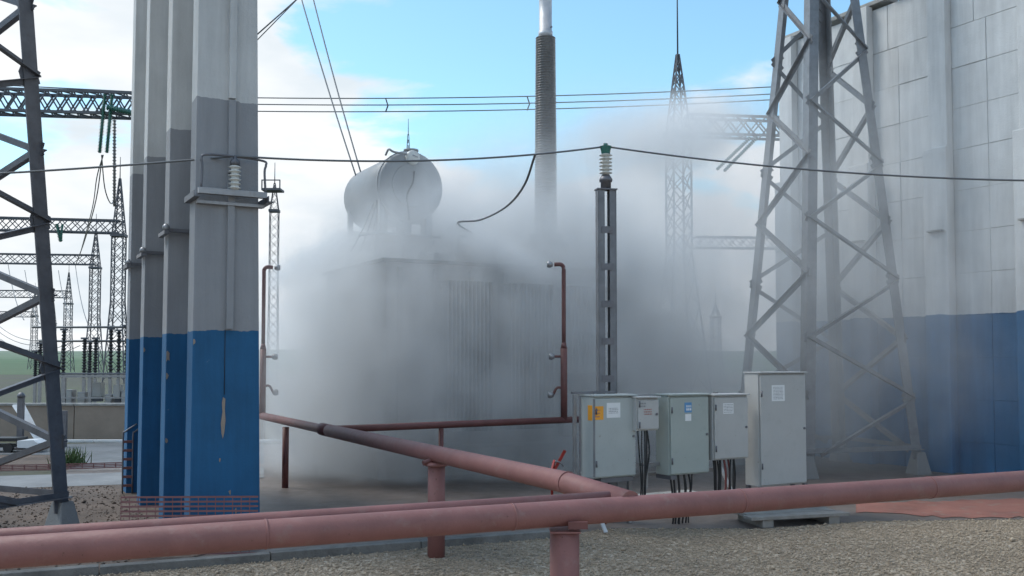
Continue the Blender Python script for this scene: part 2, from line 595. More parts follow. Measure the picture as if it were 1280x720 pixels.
def stones(name, label, poly, ext, N, seed, size, mat, zb):
    rng = np.random.default_rng(seed)
    x = rng.uniform(ext[0], ext[1], N)
    y = rng.uniform(ext[2], ext[3], N)
    ins = np.zeros(N, bool)
    for i in range(len(poly)):
        (x1, y1), (x2, y2) = poly[i], poly[(i + 1) % len(poly)]
        c = ((y1 > y) != (y2 > y))
        with np.errstate(divide='ignore', invalid='ignore'):
            ins ^= c & (x < (x2 - x1) * (y - y1) / (y2 - y1) + x1)
    x, y = x[ins], y[ins]
    N = len(x)
    r = size * rng.uniform(0.007, 0.018, N) * np.where(rng.random(N) < .05, 1.8, 1) * np.where(rng.random(N) < .008, 2.0, 1)
    base = np.array([(1, 0, 0), (0, 1, 0), (-1, 0, 0), (0, -1, 0), (0, 0, .8), (0, 0, -.6)], float)
    V = base[None] * r[:, None, None] * rng.uniform(.6, 1.25, (N, 6, 1))
    a = rng.uniform(0, 6.28, N)
    ca, sa = np.cos(a)[:, None], np.sin(a)[:, None]
    vx = V[:, :, 0] * ca - V[:, :, 1] * sa + x[:, None]
    vy = V[:, :, 0] * sa + V[:, :, 1] * ca + y[:, None]
    vz = V[:, :, 2] + zb + r[:, None] * 0.25
    V = np.stack([vx, vy, vz], -1).reshape(-1, 3)
    Fb = np.array([(0, 1, 4), (1, 2, 4), (2, 3, 4), (3, 0, 4), (1, 0, 5), (2, 1, 5), (3, 2, 5), (0, 3, 5)])
    Fa = (Fb[None] + (np.arange(N) * 6)[:, None, None]).reshape(-1, 3)
    me = bpy.data.meshes.new(name)
    me.vertices.add(len(V))
    me.vertices.foreach_set('co', V.ravel())
    me.loops.add(Fa.size)
    me.loops.foreach_set('vertex_index', Fa.ravel())
    me.polygons.add(len(Fa))
    me.polygons.foreach_set('loop_start', np.arange(len(Fa)) * 3)
    me.update()
    me.materials.append(MATS[mat])
    o = bpy.data.objects.new(name, me)
    COL.objects.link(o)
    tag(o, label, 'gravel', kind='stuff')


build_ground()


# ------------------------------------------------------------------ painted concrete pillars (end of the near fire wall)
def build_pillar_wall():
    t = thing('concrete_firewall', 'concrete fire wall of stepped pillars, blue below and grey above', 'wall', bay(0, 0), BAY)
    H = 9.5
    us = [0, 1.74, 3.70, 5.22]
    pillars = []
    for i, u in enumerate(us):
        b0, b1 = 0.805, 0.66                       # pillars narrow towards the top
        vs = [(0, u, 0), (b0, u, 0), (b0, u + .34, 0), (0, u + .34, 0), (0.035, u + .02, H), (b1, u + .02, H), (b1, u + .32, H), (0.035, u + .32, H)]
        p = MB().add(vs, [(3, 2, 1, 0), (4, 5, 6, 7)] + [(k, (k + 1) % 4, 4 + (k + 1) % 4, 4 + k) for k in range(4)]).build('pillar', 'pillar_paint', t, 0.012)
        pillars.append(p)
    # wall panels between the pillars, set back
    for i in range(3):
        for k in range(6):
            z0, z1 = k * 1.55, k * 1.55 + 1.54
            MB().box(0.36, 0.56, us[i] + .345, us[i + 1] - .005, z0, z1).build('wall_panel', 'pillar_paint', t, 0.01)
    # flat conduit cover running down the end pillar
    c = pillars[0]
    for z0, z1 in ((2.51, 4.32), (4.335, 5.2), (5.22, 7.0), (7.03, 9.2)):
        MB().box(0.375, 0.455, -0.045, 0.03, z0, z1).build('conduit_cover', 'pillar_paint', c, 0.004)
    MB().tube([(0.37, -0.006, 1.75), (0.37, -0.004, 2.5)], 0.004, 6).build('cable', 'cable_black', c)
        # bare patch where paint and render have come off
    pts = [(0.335, 1.42), (0.352, 1.55), (0.345, 1.66), (0.358, 1.72), (0.383, 1.70), (0.379, 1.58), (0.388, 1.45), (0.375, 1.31), (0.36, 1.24), (0.345, 1.30)]
    MB().add([(x, -0.004, z) for x, z in pts] + [(x, 0.02, z) for x, z in pts], [tuple(range(10))] + [(i, (i + 1) % 10, 10 + (i + 1) % 10, 10 + i) for i in range(10)]).build('bare_patch', 'beige_plaster', c)
    rc = random.Random(11)
    for pi, x, z, sz in ((1, .02, 2.2, .07), (1, .02, 1.95, .05), (0, .015, 2.36, .04), (2, .01, 2.3, .05), (0, .45, .62, .03), (0, .33, 1.0, .025), (0, .52, .40, .03), (1, .03, 1.1, .04)):
        n_ = 9
        pts = [(x + math.cos(6.283 * q / n_) * sz * .45 * rc.uniform(.5, 1.3), z + math.sin(6.283 * q / n_) * sz * rc.uniform(.6, 1.3)) for q in range(n_)]
        pts = [(max(.0145, a), b) for a, b in pts]
        y0 = us[pi] - .004
        MB().add([(a, y0, b) for a, b in pts] + [(a, y0 + .02, b) for a, b in pts], [tuple(range(n_))] + [(q, (q + 1) % n_, n_ + (q + 1) % n_, n_ + q) for q in range(n_)]).build('bare_patch', 'beige_plaster', pillars[pi])
    # small steel arms on the farther pillars
    for i, z in ((1, 3.82), (2, 3.72), (3, 3.68)):
        m = MB().angle((-0.05, us[i] - .03, z), (0.7, us[i] - .03, z), 0.05, 0.006)
        m.bar((-0.04, us[i] - .20, z - .02), (-0.04, us[i] + .28, z - .02), 0.05, 0.06)
        m.build('steel_arm', 'steel_grey', pillars[i])
        MB().lathe([(0.02, 0), (0.045, .02), (0.045, .06), (0.02, .09)], (-0.04, us[i] - .14, z), seg=10).build('stub_insulator', 'galvanised', pillars[i])
    MB().box(0.0, 0.12, 5.2, 5.6, 9.35, 9.52).build('top_block', 'bare_concrete', pillars[3])
    return t


build_pillar_wall()


def shed_profile(r0, r1, n, z0, z1):
    out = [(r0, z0)]
    dz = (z1 - z0) / n
    for i in range(n):
        z = z0 + i * dz
        out += [(r0, z + dz * .25), (r1, z + dz * .45), (r1, z + dz * .58), (r0, z + dz * .9)]
    return out + [(r0, z1)]


def build_bracket():
    b = thing('insulator_bracket', 'steel angle bracket with a ribbed white post insulator on the nearest pillar', 'bracket', bay(0, 0, 0), BAY)
    z = 4.05
    MB().box(0.02, 0.80, -0.17, -0.09, z, z + .07).build('cross_beam', 'galvanised', b, 0.004)
    MB().box(0.02, 0.80, -0.06, -0.005, z - .10, z - .06).build('cross_beam', 'galvanised', b, 0.004)
    for x in (-0.045, 0.80):
        MB().angle((x, -0.22, z - .05), (x, 0.35, z - .05), 0.07, 0.01).build('side_arm', 'steel_grey', b)
    i = MB().lathe(shed_profile(0.045, 0.072, 6, z + .07, z + .36), (0.43, -0.13, 0), seg=18).build('insulator', 'porcelain_white', b)
    MB().lathe([(0.055, z + .36), (0.055, z + .41), (0.02, z + .44), (0.02, z + .47)], (0.43, -0.13, 0), seg=14).build('cap', 'steel_grey', i)
    zz = z + .455
    pts = [(0.05, -0.13, z + .05), (0.06, -0.13, zz - .12), (0.05, -0.13, zz - .06), (0.10, -0.13, zz), (0.43, -0.13, zz + .01), (0.76, -0.13, zz - .01), (0.79, -0.13, zz - .06), (0.775, -0.13, zz - .14), (0.79, -0.13, z + .05)]
    MB().tube(spline(pts, 4), 0.014, 8).build('earth_rod', 'steel_grey', b)
    return b


build_bracket()


# ------------------------------------------------------------------ the far fire wall of precast panels
def build_firewall():
    t = thing('precast_firewall', 'tall fire wall of precast concrete panels with blue painted base', 'wall', bay(14.3, 0), BAY)
    rows = [-0.02, .6, 1.4, 2.2, 3.0, 3.8, 4.6, 5.4, 6.2, 7.0, 7.8, 8.6, 9.55]
    pil = [4.75, 2.60, 0.75, -1.12, -3.0, -4.9, -6.8]
    joints = [5.05, 3.50, 1.78, -0.18, -2.06, -3.95, -5.85, -7.2]
    for k in range(12):
        big = 1
        for j in range(len(joints) - 1):
            u1, u0 = joints[j] - .006, joints[j + 1] + .006
            if k == 11 and j < 5:
                u0 += 0.25; u1 += 0.25 if j else 0
            d = random.uniform(-.008, .008)
            MB().box(d, 0.24, u0, u1, rows[k] + .005, rows[k + 1] - .005).build('panel', 'firewall_paint', t, 0.006)
    MB().box(0.014, 0.22, -7.15, 5.0, 0, 9.5).build('core', 'firewall_paint', t)
    for u in pil:
        p = MB().box(-0.20, -0.011, u - .2, u + .2, 0, 9.62).build('pilaster', 'firewall_paint', t, 0.015)
        MB().box(-0.32, -0.205, u - .26, u + .26, 0, 6.26).build('pilaster_thickening', 'firewall_paint', p, 0.02)
        MB().box(-0.40, -0.325, u - .2, u + .14, 4.62, 4.65).build('ledge', 'bare_concrete', p)
    for j, (u0, u1) in enumerate(((4.95, 3.6), (3.55, 2.0), (1.9, .2))):
        MB().box(-0.10, 0.3, u1, u0, 9.635, 9.72).build('coping_slab', 'bare_concrete', t, 0.01)
    return t


build_firewall()


# ------------------------------------------------------------------ lattice towers
def lattice_tower(label, c, phi, a0, slope, H, leg, br, period, phases, mat, z_start=0.0, foot=True):
    t = thing('lattice_tower', label, 'tower', (c[0], c[1], 0), phi, 'lattice towers beside the fire walls')
    C = [(-1, -1), (1, -1), (1, 1), (-1, 1)]

    def P(k, z, off=0.0):
        a = (a0 - slope * z) / 2 + off
        return Vector((C[k][0] * a, C[k][1] * a, z))
    for k in range(4):
        sx, sy = C[k]
        z0 = 0.3
        p, q = P(k, z0), P(k, H)
        prof_t = leg * 0.09
        d = (q - p).normalized()
        x = Vector((-sx, 0, 0)); x = (x - d * x.dot(d)).normalized()
        y = Vector((0, -sy, 0)); y = (y - d * y.dot(d)).normalized()
        pr = [(0, 0), (leg, 0), (leg, prof_t), (prof_t, prof_t), (prof_t, leg), (0, leg)]
        vs = [e + x * a + y * b for e in (p, q) for a, b in pr]
        n = 6
        fs = [(i, (i + 1) % n, n + (i + 1) % n, n + i) for i in range(n)] + [tuple(range(n))[::-1], tuple(range(n, 2 * n))]
        lo = MB().add(vs, fs).build('leg', mat, t)
        if foot:
            m = MB().frustum((P(k, 0).x - sx * leg * .35, P(k, 0).y - sy * leg * .35), (.17, .17), (.09, .09), 0, .42)
            m.build('footing', 'pale_concrete', t, 0.02)
    faces = [(0, 1), (1, 2), (2, 3), (3, 0)]
    for a, b in faces:
        MB().angle(P(a, .46), P(b, .46), br, br * .12).build('ground_strut', mat, t)
    for fi, (a, b) in enumerate(faces):
        z = 0.35 + phases[fi] - period
        nrm = ((C[a][0] + C[b][0]) / 2, (C[a][1] + C[b][1]) / 2, 0)
        side = 0
        while z < H - 0.2:
            z2 = z + period / 2
            zz0, zz1 = max(z, 0.45), min(z2, H - .05)
            if zz1 - zz0 > 0.25:
                f0, f1 = (zz0 - z) / (z2 - z), (zz1 - z) / (z2 - z)
                s, e = (P(a, z), P(b, z2)) if side == 0 else (P(b, z), P(a, z2))
                p, q = s.lerp(e, f0), s.lerp(e, f1)
                inn = Vector(nrm) * -(leg * .12)
                p, q = p + inn, q + inn
                MB().angle(p, q, br, br * .12, nrm).build('brace', mat, t)
                d_ = (q - p).normalized()
                for e_, k_ in ((p, 1), (q, -1)):
                    if abs(z - zz0) < 1e-6 or k_ < 0:
                        MB().bar(e_ - d_ * .02 * k_, e_ + d_ * .24 * k_, .012, .17, nrm).build('gusset_plate', mat, t)
            z, side = z2, 1 - side
    return t


lattice_tower('grey lattice steel tower standing in mist before the panelled fire wall', (6.158, 19.03), 0.290, 2.57, 0.157, 13.8, 0.20, 0.085, 2.27,
              (2.22, 2.22, 2.22, 2.3), 'tower_zinc')
LR, LF = Vector((-5.42, 11.9, 0)), Vector((-8.26, 13.26, 0))
d1 = (LF - LR).normalized()
aL = (LF - LR).length
cL = LR + d1 * aL / 2 + Vector((-d1.y, d1.x, 0)) * aL / 2
lattice_tower('dark lattice steel tower on dirt beside the blue pillars', (cL.x, cL.y), math.atan2(d1.y, d1.x) - R(90), aL, 0.118, 12.5, 0.20, 0.078, 1.80,
              (0.8, 0.8, 0.8, 0.8), 'steel_grey')


# ------------------------------------------------------------------ fire-water pipework
def pipe_thing(name, label, pts, r, mat='pipe_red', cat='pipe', cap=True):
    t = thing(name, label, cat)
    MB().tube(pts, r, 24).build('pipe', mat, t)
    return t


ZP = 1.03
fa, fb = at(0, 691, Z=ZP), at(1280, 601, Z=ZP)
fdir = (fb - fa).normalized()
front = pipe_thing('water_main', 'long pinkish red water main crossing low in front of everything', [fa - fdir * 4, fa.lerp(fb, .33), fa.lerp(fb, .66), fb + fdir * 4], 0.094)
for fr in (0.18, 0.385, 0.62, 0.86, -.12):
    p = fa.lerp(fb, fr)
    MB().tube([p + fdir * -.008, p + fdir * .008], 0.0975, 24).build('weld_bead', 'pipe_red', front)
for px in (703, 2100, -620):
    fr = (px - 0) / 1280
    # where this post stands along the main
    k = min(range(-200, 400), key=lambda i: abs((lambda q: 640 + F_PX * q.x / (q.y * CP + (q.z - CAM_H) * SP))(fa.lerp(fb, i / 200)) - px))
    p = fa.lerp(fb, k / 200)
    post = MB().tube([(p.x, p.y, 0), (p.x, p.y, ZP - .13)], 0.108, 20).build('support_post', 'pipe_red', front)
    MB().box(p.x - .11, p.x + .11, p.y - .12, p.y + .12, ZP - .128, ZP - .116).build('saddle_plate', 'pipe_red', post)
    MB().bar(p + Vector((0.02, -.105, -.07)), p + Vector((.16, -.105, -.07)), .05, .05).build('saddle_lug', 'pipe_dark_red', post)

ZD = 1.12
da, db = at(826, 629, Z=ZD), at(328, 520, Z=ZD)
ud = (db - da).normalized()
nf = Vector((-fdir.y, fdir.x, 0))
DE = (da - fa).dot(nf) / ud.dot(nf)      # how far the pipe runs on to the main's axis
diag = pipe_thing('sprinkler_pipe', 'pinkish red pipe on posts leading from the front main towards the mist', [da - ud * DE - Vector((0, 0, .05)), da + ud * 1.4, da.lerp(db, .33), da.lerp(db, .66)], 0.092)
MB().tube([da.lerp(db, .659), da.lerp(db, .69), da.lerp(db, .70), db + ud * .1], [.092, .092, .068, .068], 20).build('narrow_length', 'pipe_dark_red', diag)
for fr, r in ((0.185, .09), (0.655, .055)):
    pass
for px, r in ((545, .095), (357, .055), (700, .06)):
    k = min(range(0, 400), key=lambda i: abs((lambda q: 640 + F_PX * q.x / (q.y * CP + (q.z - CAM_H) * SP))(da.lerp(db, i / 400)) - px))
    if px == 700:
        continue
    p = da.lerp(db, k / 400)
    post = MB().tube([(p.x, p.y, 0), (p.x, p.y, ZD - .1)], [r, r], 18).build('support_post', 'pipe_red' if px == 545 else 'pipe_dark_red', diag)
    if px == 545:
        MB().lathe([(.10, -.0), (.125, .01), (.125, .035), (.09, .05)], (p.x, p.y, ZD - .135), seg=20).build('collar', 'pipe_red', post)
        MB().tube([p - W * .16 - Vector((0, 0, .09)), p - Vector((0, 0, .06))], .03, 10).build('side_stub', 'pipe_dark_red', post)
MB().tube([da + ud * 1.3 - ud * .01, da + ud * 1.3 + ud * .01], .097, 24).build('weld_bead', 'pipe_red', diag)
# second pipe just behind the main
sa, sb = at(0, 671.5, Z=1.09), at(765, 622.3, Z=1.09)
sdir = (sb - sa).normalized()
pipe_thing('return_pipe', 'slimmer reddish pipe running close behind the front water main', [sa - sdir * 4, sa.lerp(sb, .5), sb], 0.052)
# branch across to the mid riser
ba = da.lerp(db, (at(406, 537, Z=ZD) - da).length / (db - da).length)
bb = at(705, 525, Z=ZD)
branch = pipe_thing('branch_pipe', 'thin dark red pipe crossing the mist in front of the transformer', [ba, ba.lerp(bb, .5), bb + (bb - ba).normalized() * .35], 0.055, 'pipe_dark_red')
for fr in (0.45,):
    p = ba.lerp(bb, fr)
    MB().tube([(p.x, p.y, 0), (p.x, p.y, ZD - .05)], 0.04, 12).build('support_post', 'pipe_dark_red', branch)


def riser(label, p, zt, to):
    t = thing('spray_riser', label, 'riser', (p.x, p.y, 0), 0, 'spray risers round the transformer')
    zm = 2.35
    MB().tube([(0, 0, ZD), (0, 0, zm)], .058, 16).build('lower_pipe', 'pipe_dark_red', t)
    MB().tube([(0, 0, zm), (0, 0, zm + .1)], [.058, .036], 16).build('reducer', 'pipe_dark_red', t)
    d = Vector(to).normalized()
    up = MB().tube(spline([(0, 0, zm + .1), (0, 0, zt - .2), (0, 0, zt - .06), d * .05 + Vector((0, 0, zt)), d * .16 + Vector((0, 0, zt))], 5), .036, 12).build('upper_pipe', 'pipe_dark_red', t)
    for z, k in ((zt, .16), (zm - .14, .13), (zm - .68, .15)):
        if z != zt:
            MB().tube(spline([d * .03 + Vector((0, 0, z)), d * .12 + Vector((0, 0, z)), d * (k + .04) + Vector((0, 0, z - (.0 if z > 2 else .12)))], 4), .022, 10).build('nozzle_arm', 'pipe_dark_red', t)
        e = d * (k + .03) + Vector((0, 0, z if z > 2 else z - .12))
        MB().tube([e, e + d * .05, e + d * .10], [.035, .06, .05], 12).build('nozzle', 'galvanised', t)
    return t


riser('dark red spray riser with bent top beside the blue pillar', db, 3.87, W * .9 - U * .1)
riser('red spray riser with pale nozzles rising from the branch pipe', bb, 3.80, -W * .8 + U * .4)

# small red lever valve behind the sprinkler pipe
v = thing('valve_lever', 'small bright red lever valve on a thin stem behind the sprinkler pipe', 'valve', at(690, 628, Z=0))
MB().tube([(0, 0, 0), (0.0, 0, 0.42), (.02, 0, .52)], .02, 8).build('stem', 'bright_red', v)
MB().bar((.0, 0, .42), (.20, .02, .78), .045, .02).build('lever', 'bright_red', v)
MB().bar((.0, -.06, .50), (.04, .06, .62), .05, .03).build('yoke', 'bright_red', v)
MB().tube(spline([(.05, 0, .62), (.12, 0, .60), (.18, 0, .54)], 4), .012, 6).build('link', 'galvanised', v)


# ------------------------------------------------------------------ plastic barrier net by the pillars
def net(name, label, pts, h, nh, step, wh, wv, group):
    m = MB()
    for i in range(len(pts) - 1):
        p, q = pts[i], pts[i + 1]
        for k in range(nh):
            z = 0.05 + (h - .05) * k / (nh - 1)
            m.bar(p + Vector((0, 0, z)), q + Vector((0, 0, z)), wh, .004)
        n = max(1, int((q - p).length / step))
        for k in range(n):
            r = p.lerp(q, k / n)
            m.bar(r + Vector((0, .004, .05)), r + Vector((0, .004, h)), wv, .003, (q - p))
    o = m.build(name, 'net_red')
    tag(o, label, 'barrier net', group)
    return o


net('barrier_net', 'pinkish red plastic barrier net stretched before the blue pillars', [at(150, 690, Y=10.5) * 1 + Vector((0, 0, 0)) - Vector((0, 0, at(150, 690, Y=10.5).z)), Vector((at(322, 690, Y=10.55).x, 10.55, 0))], .66, 13, .09, .02, .008, None)
net('barrier_net', 'low red plastic net lying along the far edge of the path', [at(-60, 592, Z=0), at(60, 590, Z=0), at(158, 587, Z=0)], .14, 4, .2, .02, .02, None)


# ------------------------------------------------------------------ post insulator on a steel post
def build_post():
    Y = 12.9
    x0 = at(758, 400, Y=Y).x
    zt = at(758, 238, Y=Y).z
    t = thing('support_post', 'slotted grey steel post carrying a white ribbed insulator beside the cabinets', 'post', (x0, Y, 0), BAY * .4)
    for s in (-1, 1):
        m = MB()
        m.box(s * .125 - .004, s * .125 + .004, -.06, .06, 0, zt)
        m.box(min(s * .118, s * .035), max(s * .118, s * .035), -.06, -.052, 0, zt)
        m.box(min(s * .118, s * .035), max(s * .118, s * .035), .052, .06, 0, zt)
        m.build('channel', 'post_grey', t)
    z = 0.4
    b0 = None
    while z < zt - .1:
        if b0 is None:
            b0 = MB().box(-.085, .085, -.070, -.062, -.045, .045).build('batten', 'steel_grey', t)
            b0.location.z = z
        else:
            copy_part(b0, t, (0, 0, z))
        z += .50
    MB().box(-.14, .14, -.08, .08, zt, zt + .018).build('cap_plate', 'steel_grey', t)
    base = MB().lathe([(.07, 0), (.07, .09), (.09, .10), (.09, .13), (.055, .19)], (0, 0, zt + .02), seg=16).build('insulator_base', 'steel_grey', t)
    ins = MB().lathe(shed_profile(.045, .088, 6, zt + .21, zt + .50), seg=20).build('insulator', 'porcelain_white', t)
    MB().lathe([(.06, zt + .5), (.07, zt + .55), (.085, zt + .60), (.03, zt + .61), (.03, zt + .64)], seg=8, smooth=False).build('cap', 'glass_green', ins)
    return Vector((x0, Y, zt + .60))


POST_TOP = build_post()


# ------------------------------------------------------------------ cabinets
def lines(parent, x0, x1, z0, z1, y, n, mat, gap=.45, h=None):
    """rows of unreadable small print, one mesh"""
    m = MB()
    dz = (z1 - z0) / n
    for i in range(n):
        x = x0
        while x < x1 - .004:
            L = random.uniform(.006, .022)
            e = min(x + L, x1)
            m.box(x, e, y - .0006, y, z0 + dz * (i + gap / 2), z0 + dz * (i + 1 - gap / 2))
            x = e + .008
    o = m.build('print', mat, parent)
    o['kind'] = 'stuff'
    return o


def cabinet(name, label, px0, px1, pyt, pyb, depth, Y, mat, rim=.0, door_dark=False):
    """front-face pixel box -> cabinet turned with the bay; origin at its lower front-left corner"""
    a, top = at(px0, pyb, Y=Y), at(px0, pyt, Y=Y)
    # right edge lies along W
    k = (px1 - 640) / F_PX
    s = (k * a.y - a.x) / (W.x - k * W.y)
    h = top.z - a.z
    t = thing(name, label, 'cabinet', a, BAY, 'electrical cabinets behind the pipe')
    body = MB().box(0, s, 0.03, depth, 0, h).build('body', mat, t, .01)
    door = MB().box(.015, s - .015, 0, .024, .02, h - .025).build('door', mat, t, .006)
    MB().box(-.012, s + .012, -.02, depth + .01, h + .002, h + .022).build('rain_hood', mat, t, .004)
    for z in (.18, .82):
        MB().tube([(.028, -.010, h * z - .04), (.028, -.010, h * z + .04)], .010, 8).build('hinge', 'steel_grey', door)
    MB().lathe([(.016, -.012), (.016, .0)], (s - .05, 0, h * .5), axis='y', seg=12).build('lock', 'steel_grey', door)
    return t, s, h, door


def cables(parent, x0, x1, y, n, drop, spread, mats):
    for i in range(n):
        f = i / max(1, n - 1)
        xa = x0 + (x1 - x0) * f
        xm = (x0 + x1) / 2 + (xa - (x0 + x1) / 2) * spread
        yy = y + random.uniform(-.04, .04)
        bulge = random.uniform(-.03, .03)
        MB().tube(spline([(xa, yy, .01), (xa + bulge, yy - .01, -drop * .3), (xm + bulge * .5, yy, -drop * .7), (xm, yy + .02, -drop)], 4), random.uniform(.008, .014), 8).build('cable', mats[i % len(mats)], parent)


def plate(parent, name, x0, x1, z0, z1, mat, y=-.0015):
    return MB().box(x0, x1, y, y + .0012, z0, z1).build(name, mat, parent)


Y0 = 12.05
c, s, h, d = cabinet('control_cabinet', 'pale grey cabinet with an orange sticker and a white label', 743, 795, 496, 599, .30, Y0, 'cabinet_grey')
pl = plate(d, 'sticker', .016, .14, h - .29, h - .12, 'label_orange'); lines(pl, .01, .09, h - .27, h - .15, -.0018, 3, 'ink_red', .6)
pl = plate(d, 'label_plate', .19, .40, h - .27, h - .08, 'label_white'); lines(pl, .22, .37, h - .22, h - .14, -.0018, 4, 'ink', .6)
MB().box(.004, .014, -.002, .03, .02, h - .03).build('door_gap', 'ink', d)
cables(c, .16, .34, .15, 5, a_drop := .60, .6, ['cable_black', 'cable_red'])
MB().box(.12, s - .04, .03, .26, -.06, -.002).build('gland_plate', 'steel_grey', c)
MB().box(-.002, -.0008, .04, .14, h - .30, h - .11).build('sticker', 'label_orange', c)
# the plate it is bolted to
MB().box(-.13, -.09, .26, .30, -.45, h + .02).build('back_rail', 'galvanised', c)
MB().box(-.16, s * .75, .24, .29, h + .03, h + .06).build('back_rail', 'steel_grey', c)

c, s, h, d = cabinet('junction_box', 'small pale junction box with reddish print and cables below', 797, 824, 498, 539, .16, 12.25, 'cabinet_pale')
lines(d, .03, .13, h - .12, h - .05, -.001, 2, 'ink'); lines(d, .10, .23, h - .22, h - .13, -.001, 3, 'ink_red')
cables(c, .08, .22, .08, 4, .95, .35, ['cable_black'])
MB().box(.20, .235, .1, .135, -.75, -.003).build('back_rail', 'galvanised', c)
MB().box(-.04, .62, .17, .205, -.47, -.43).build('back_rail', 'galvanised', c)

c, s, h, d = cabinet('control_cabinet', 'greenish grey cabinet with a blue and white sticker', 838, 886, 495, 595, .30, 12.45, 'cabinet_green')
pl = plate(d, 'sticker', .24, .36, h - .22, h - .09, 'label_blue'); lines(pl, .27, .35, h - .20, h - .12, -.0018, 2, 'label_white', .3)
plate(d, 'label_plate', .25, .35, h - .33, h - .24, 'label_white')
cables(c, .12, .46, .15, 8, .68, .7, ['cable_black'])
MB().box(.0, .10, -.01, .30, -.05, -.002).build('gland_plate', 'steel_grey', c)

c, s, h, d = cabinet('control_cabinet', 'pale grey cabinet with a small faded label and red cable below', 893, 935, 495, 576, .26, 12.75, 'cabinet_pale')
pl = plate(d, 'label_plate', .16, .34, h - .24, h - .10, 'label_white'); lines(pl, .17, .33, h - .23, h - .11, -.0018, 6, 'ink', .6)
cables(c, .10, .24, .14, 6, .72, .8, ['cable_black']); cables(c, .28, .36, .14, 3, .72, .9, ['cable_red']); cables(c, .38, .47, .14, 3, .72, .9, ['cable_black'])

c, s, h, d = cabinet('tall_cabinet', 'tall pale grey switchgear cabinet with a white notice', 951, 1007, 467, 609, .30, 13.1, 'cabinet_pale')
pl = plate(d, 'label_plate', .22, .46, h - .38, h - .16, 'label_white'); lines(pl, .25, .43, h - .36, h - .18, -.0018, 9, 'ink', .6)
for x in (.0, s - .05):
    MB().box(x, x + .05, .0, .05, -c.location.z, -.003).build('stand_leg', 'steel_grey', c)
    MB().box(x, x + .05, .24, .29, -c.location.z, -.003).build('stand_leg', 'steel_grey', c)
MB().box(.052, s - .052, .005, .045, -.09, -.03).build('stand_rail', 'steel_grey', c)

# frame that carries the smaller cabinets
fr = thing('cabinet_rack', 'welded steel angle rack behind the smaller cabinets', 'rack', at(733, 599, Y=12.3) * 1, BAY)
fr.location.z = 0
for x in (0, .75, 1.5, 2.25):
    MB().angle((x, .12, 0), (x, .12, 1.70), .05, .006).build('upright', 'galvanised', fr)
for z in (.62, 1.66):
    MB().bar((0.06, .15, z), (2.3, .15, z), .05, .03).build('rail', 'galvanised', fr)
MB().bar((.02, -.4, .02), (.0, .1, .72), .05, .02, (1, 0, 0)).build('stay', 'zinc_bright', fr)
MB().bar((2.28, -.4, .02), (2.26, .1, .75), .05, .02, (1, 0, 0)).build('stay', 'zinc_bright', fr)

# plank platform and a low concrete trough by the tall cabinet
pf = thing('plank_platform', 'weathered grey plank platform lying on blocks before the tall cabinet', 'platform', at(944, 661, Z=0), BAY * .55)
for i, y in enumerate((0.0, .24, .48)):
    MB().box(-.02 + random.uniform(-.05, .05), 1.40 + random.uniform(-.06, .06), y, y + .215, .10, .145).build('plank', 'wood_grey', pf, .006)
for x in (.12, 1.1):
    MB().box(x, x + .16, .02, .66, 0, .098).build('bearer', 'wood_grey', pf, .006)
ct = thing('cable_trough', 'dark concrete cable trough with lids under the cabinets', 'trough', at(735, 655, Z=0), BAY)
MB().box(0, 2.35, .3, .34, 0, .16).build('trough_wall', 'bare_concrete', ct, .006)
MB().box(0, 2.35, .72, .76, 0, .16).build('trough_wall', 'bare_concrete', ct, .006)
for i in range(4):
    MB().box(.02 + i * .58, .02 + i * .58 + .56, .27, .79, .165 + random.uniform(0, .008), .205).build('trough_lid', 'bare_concrete', ct, .006)


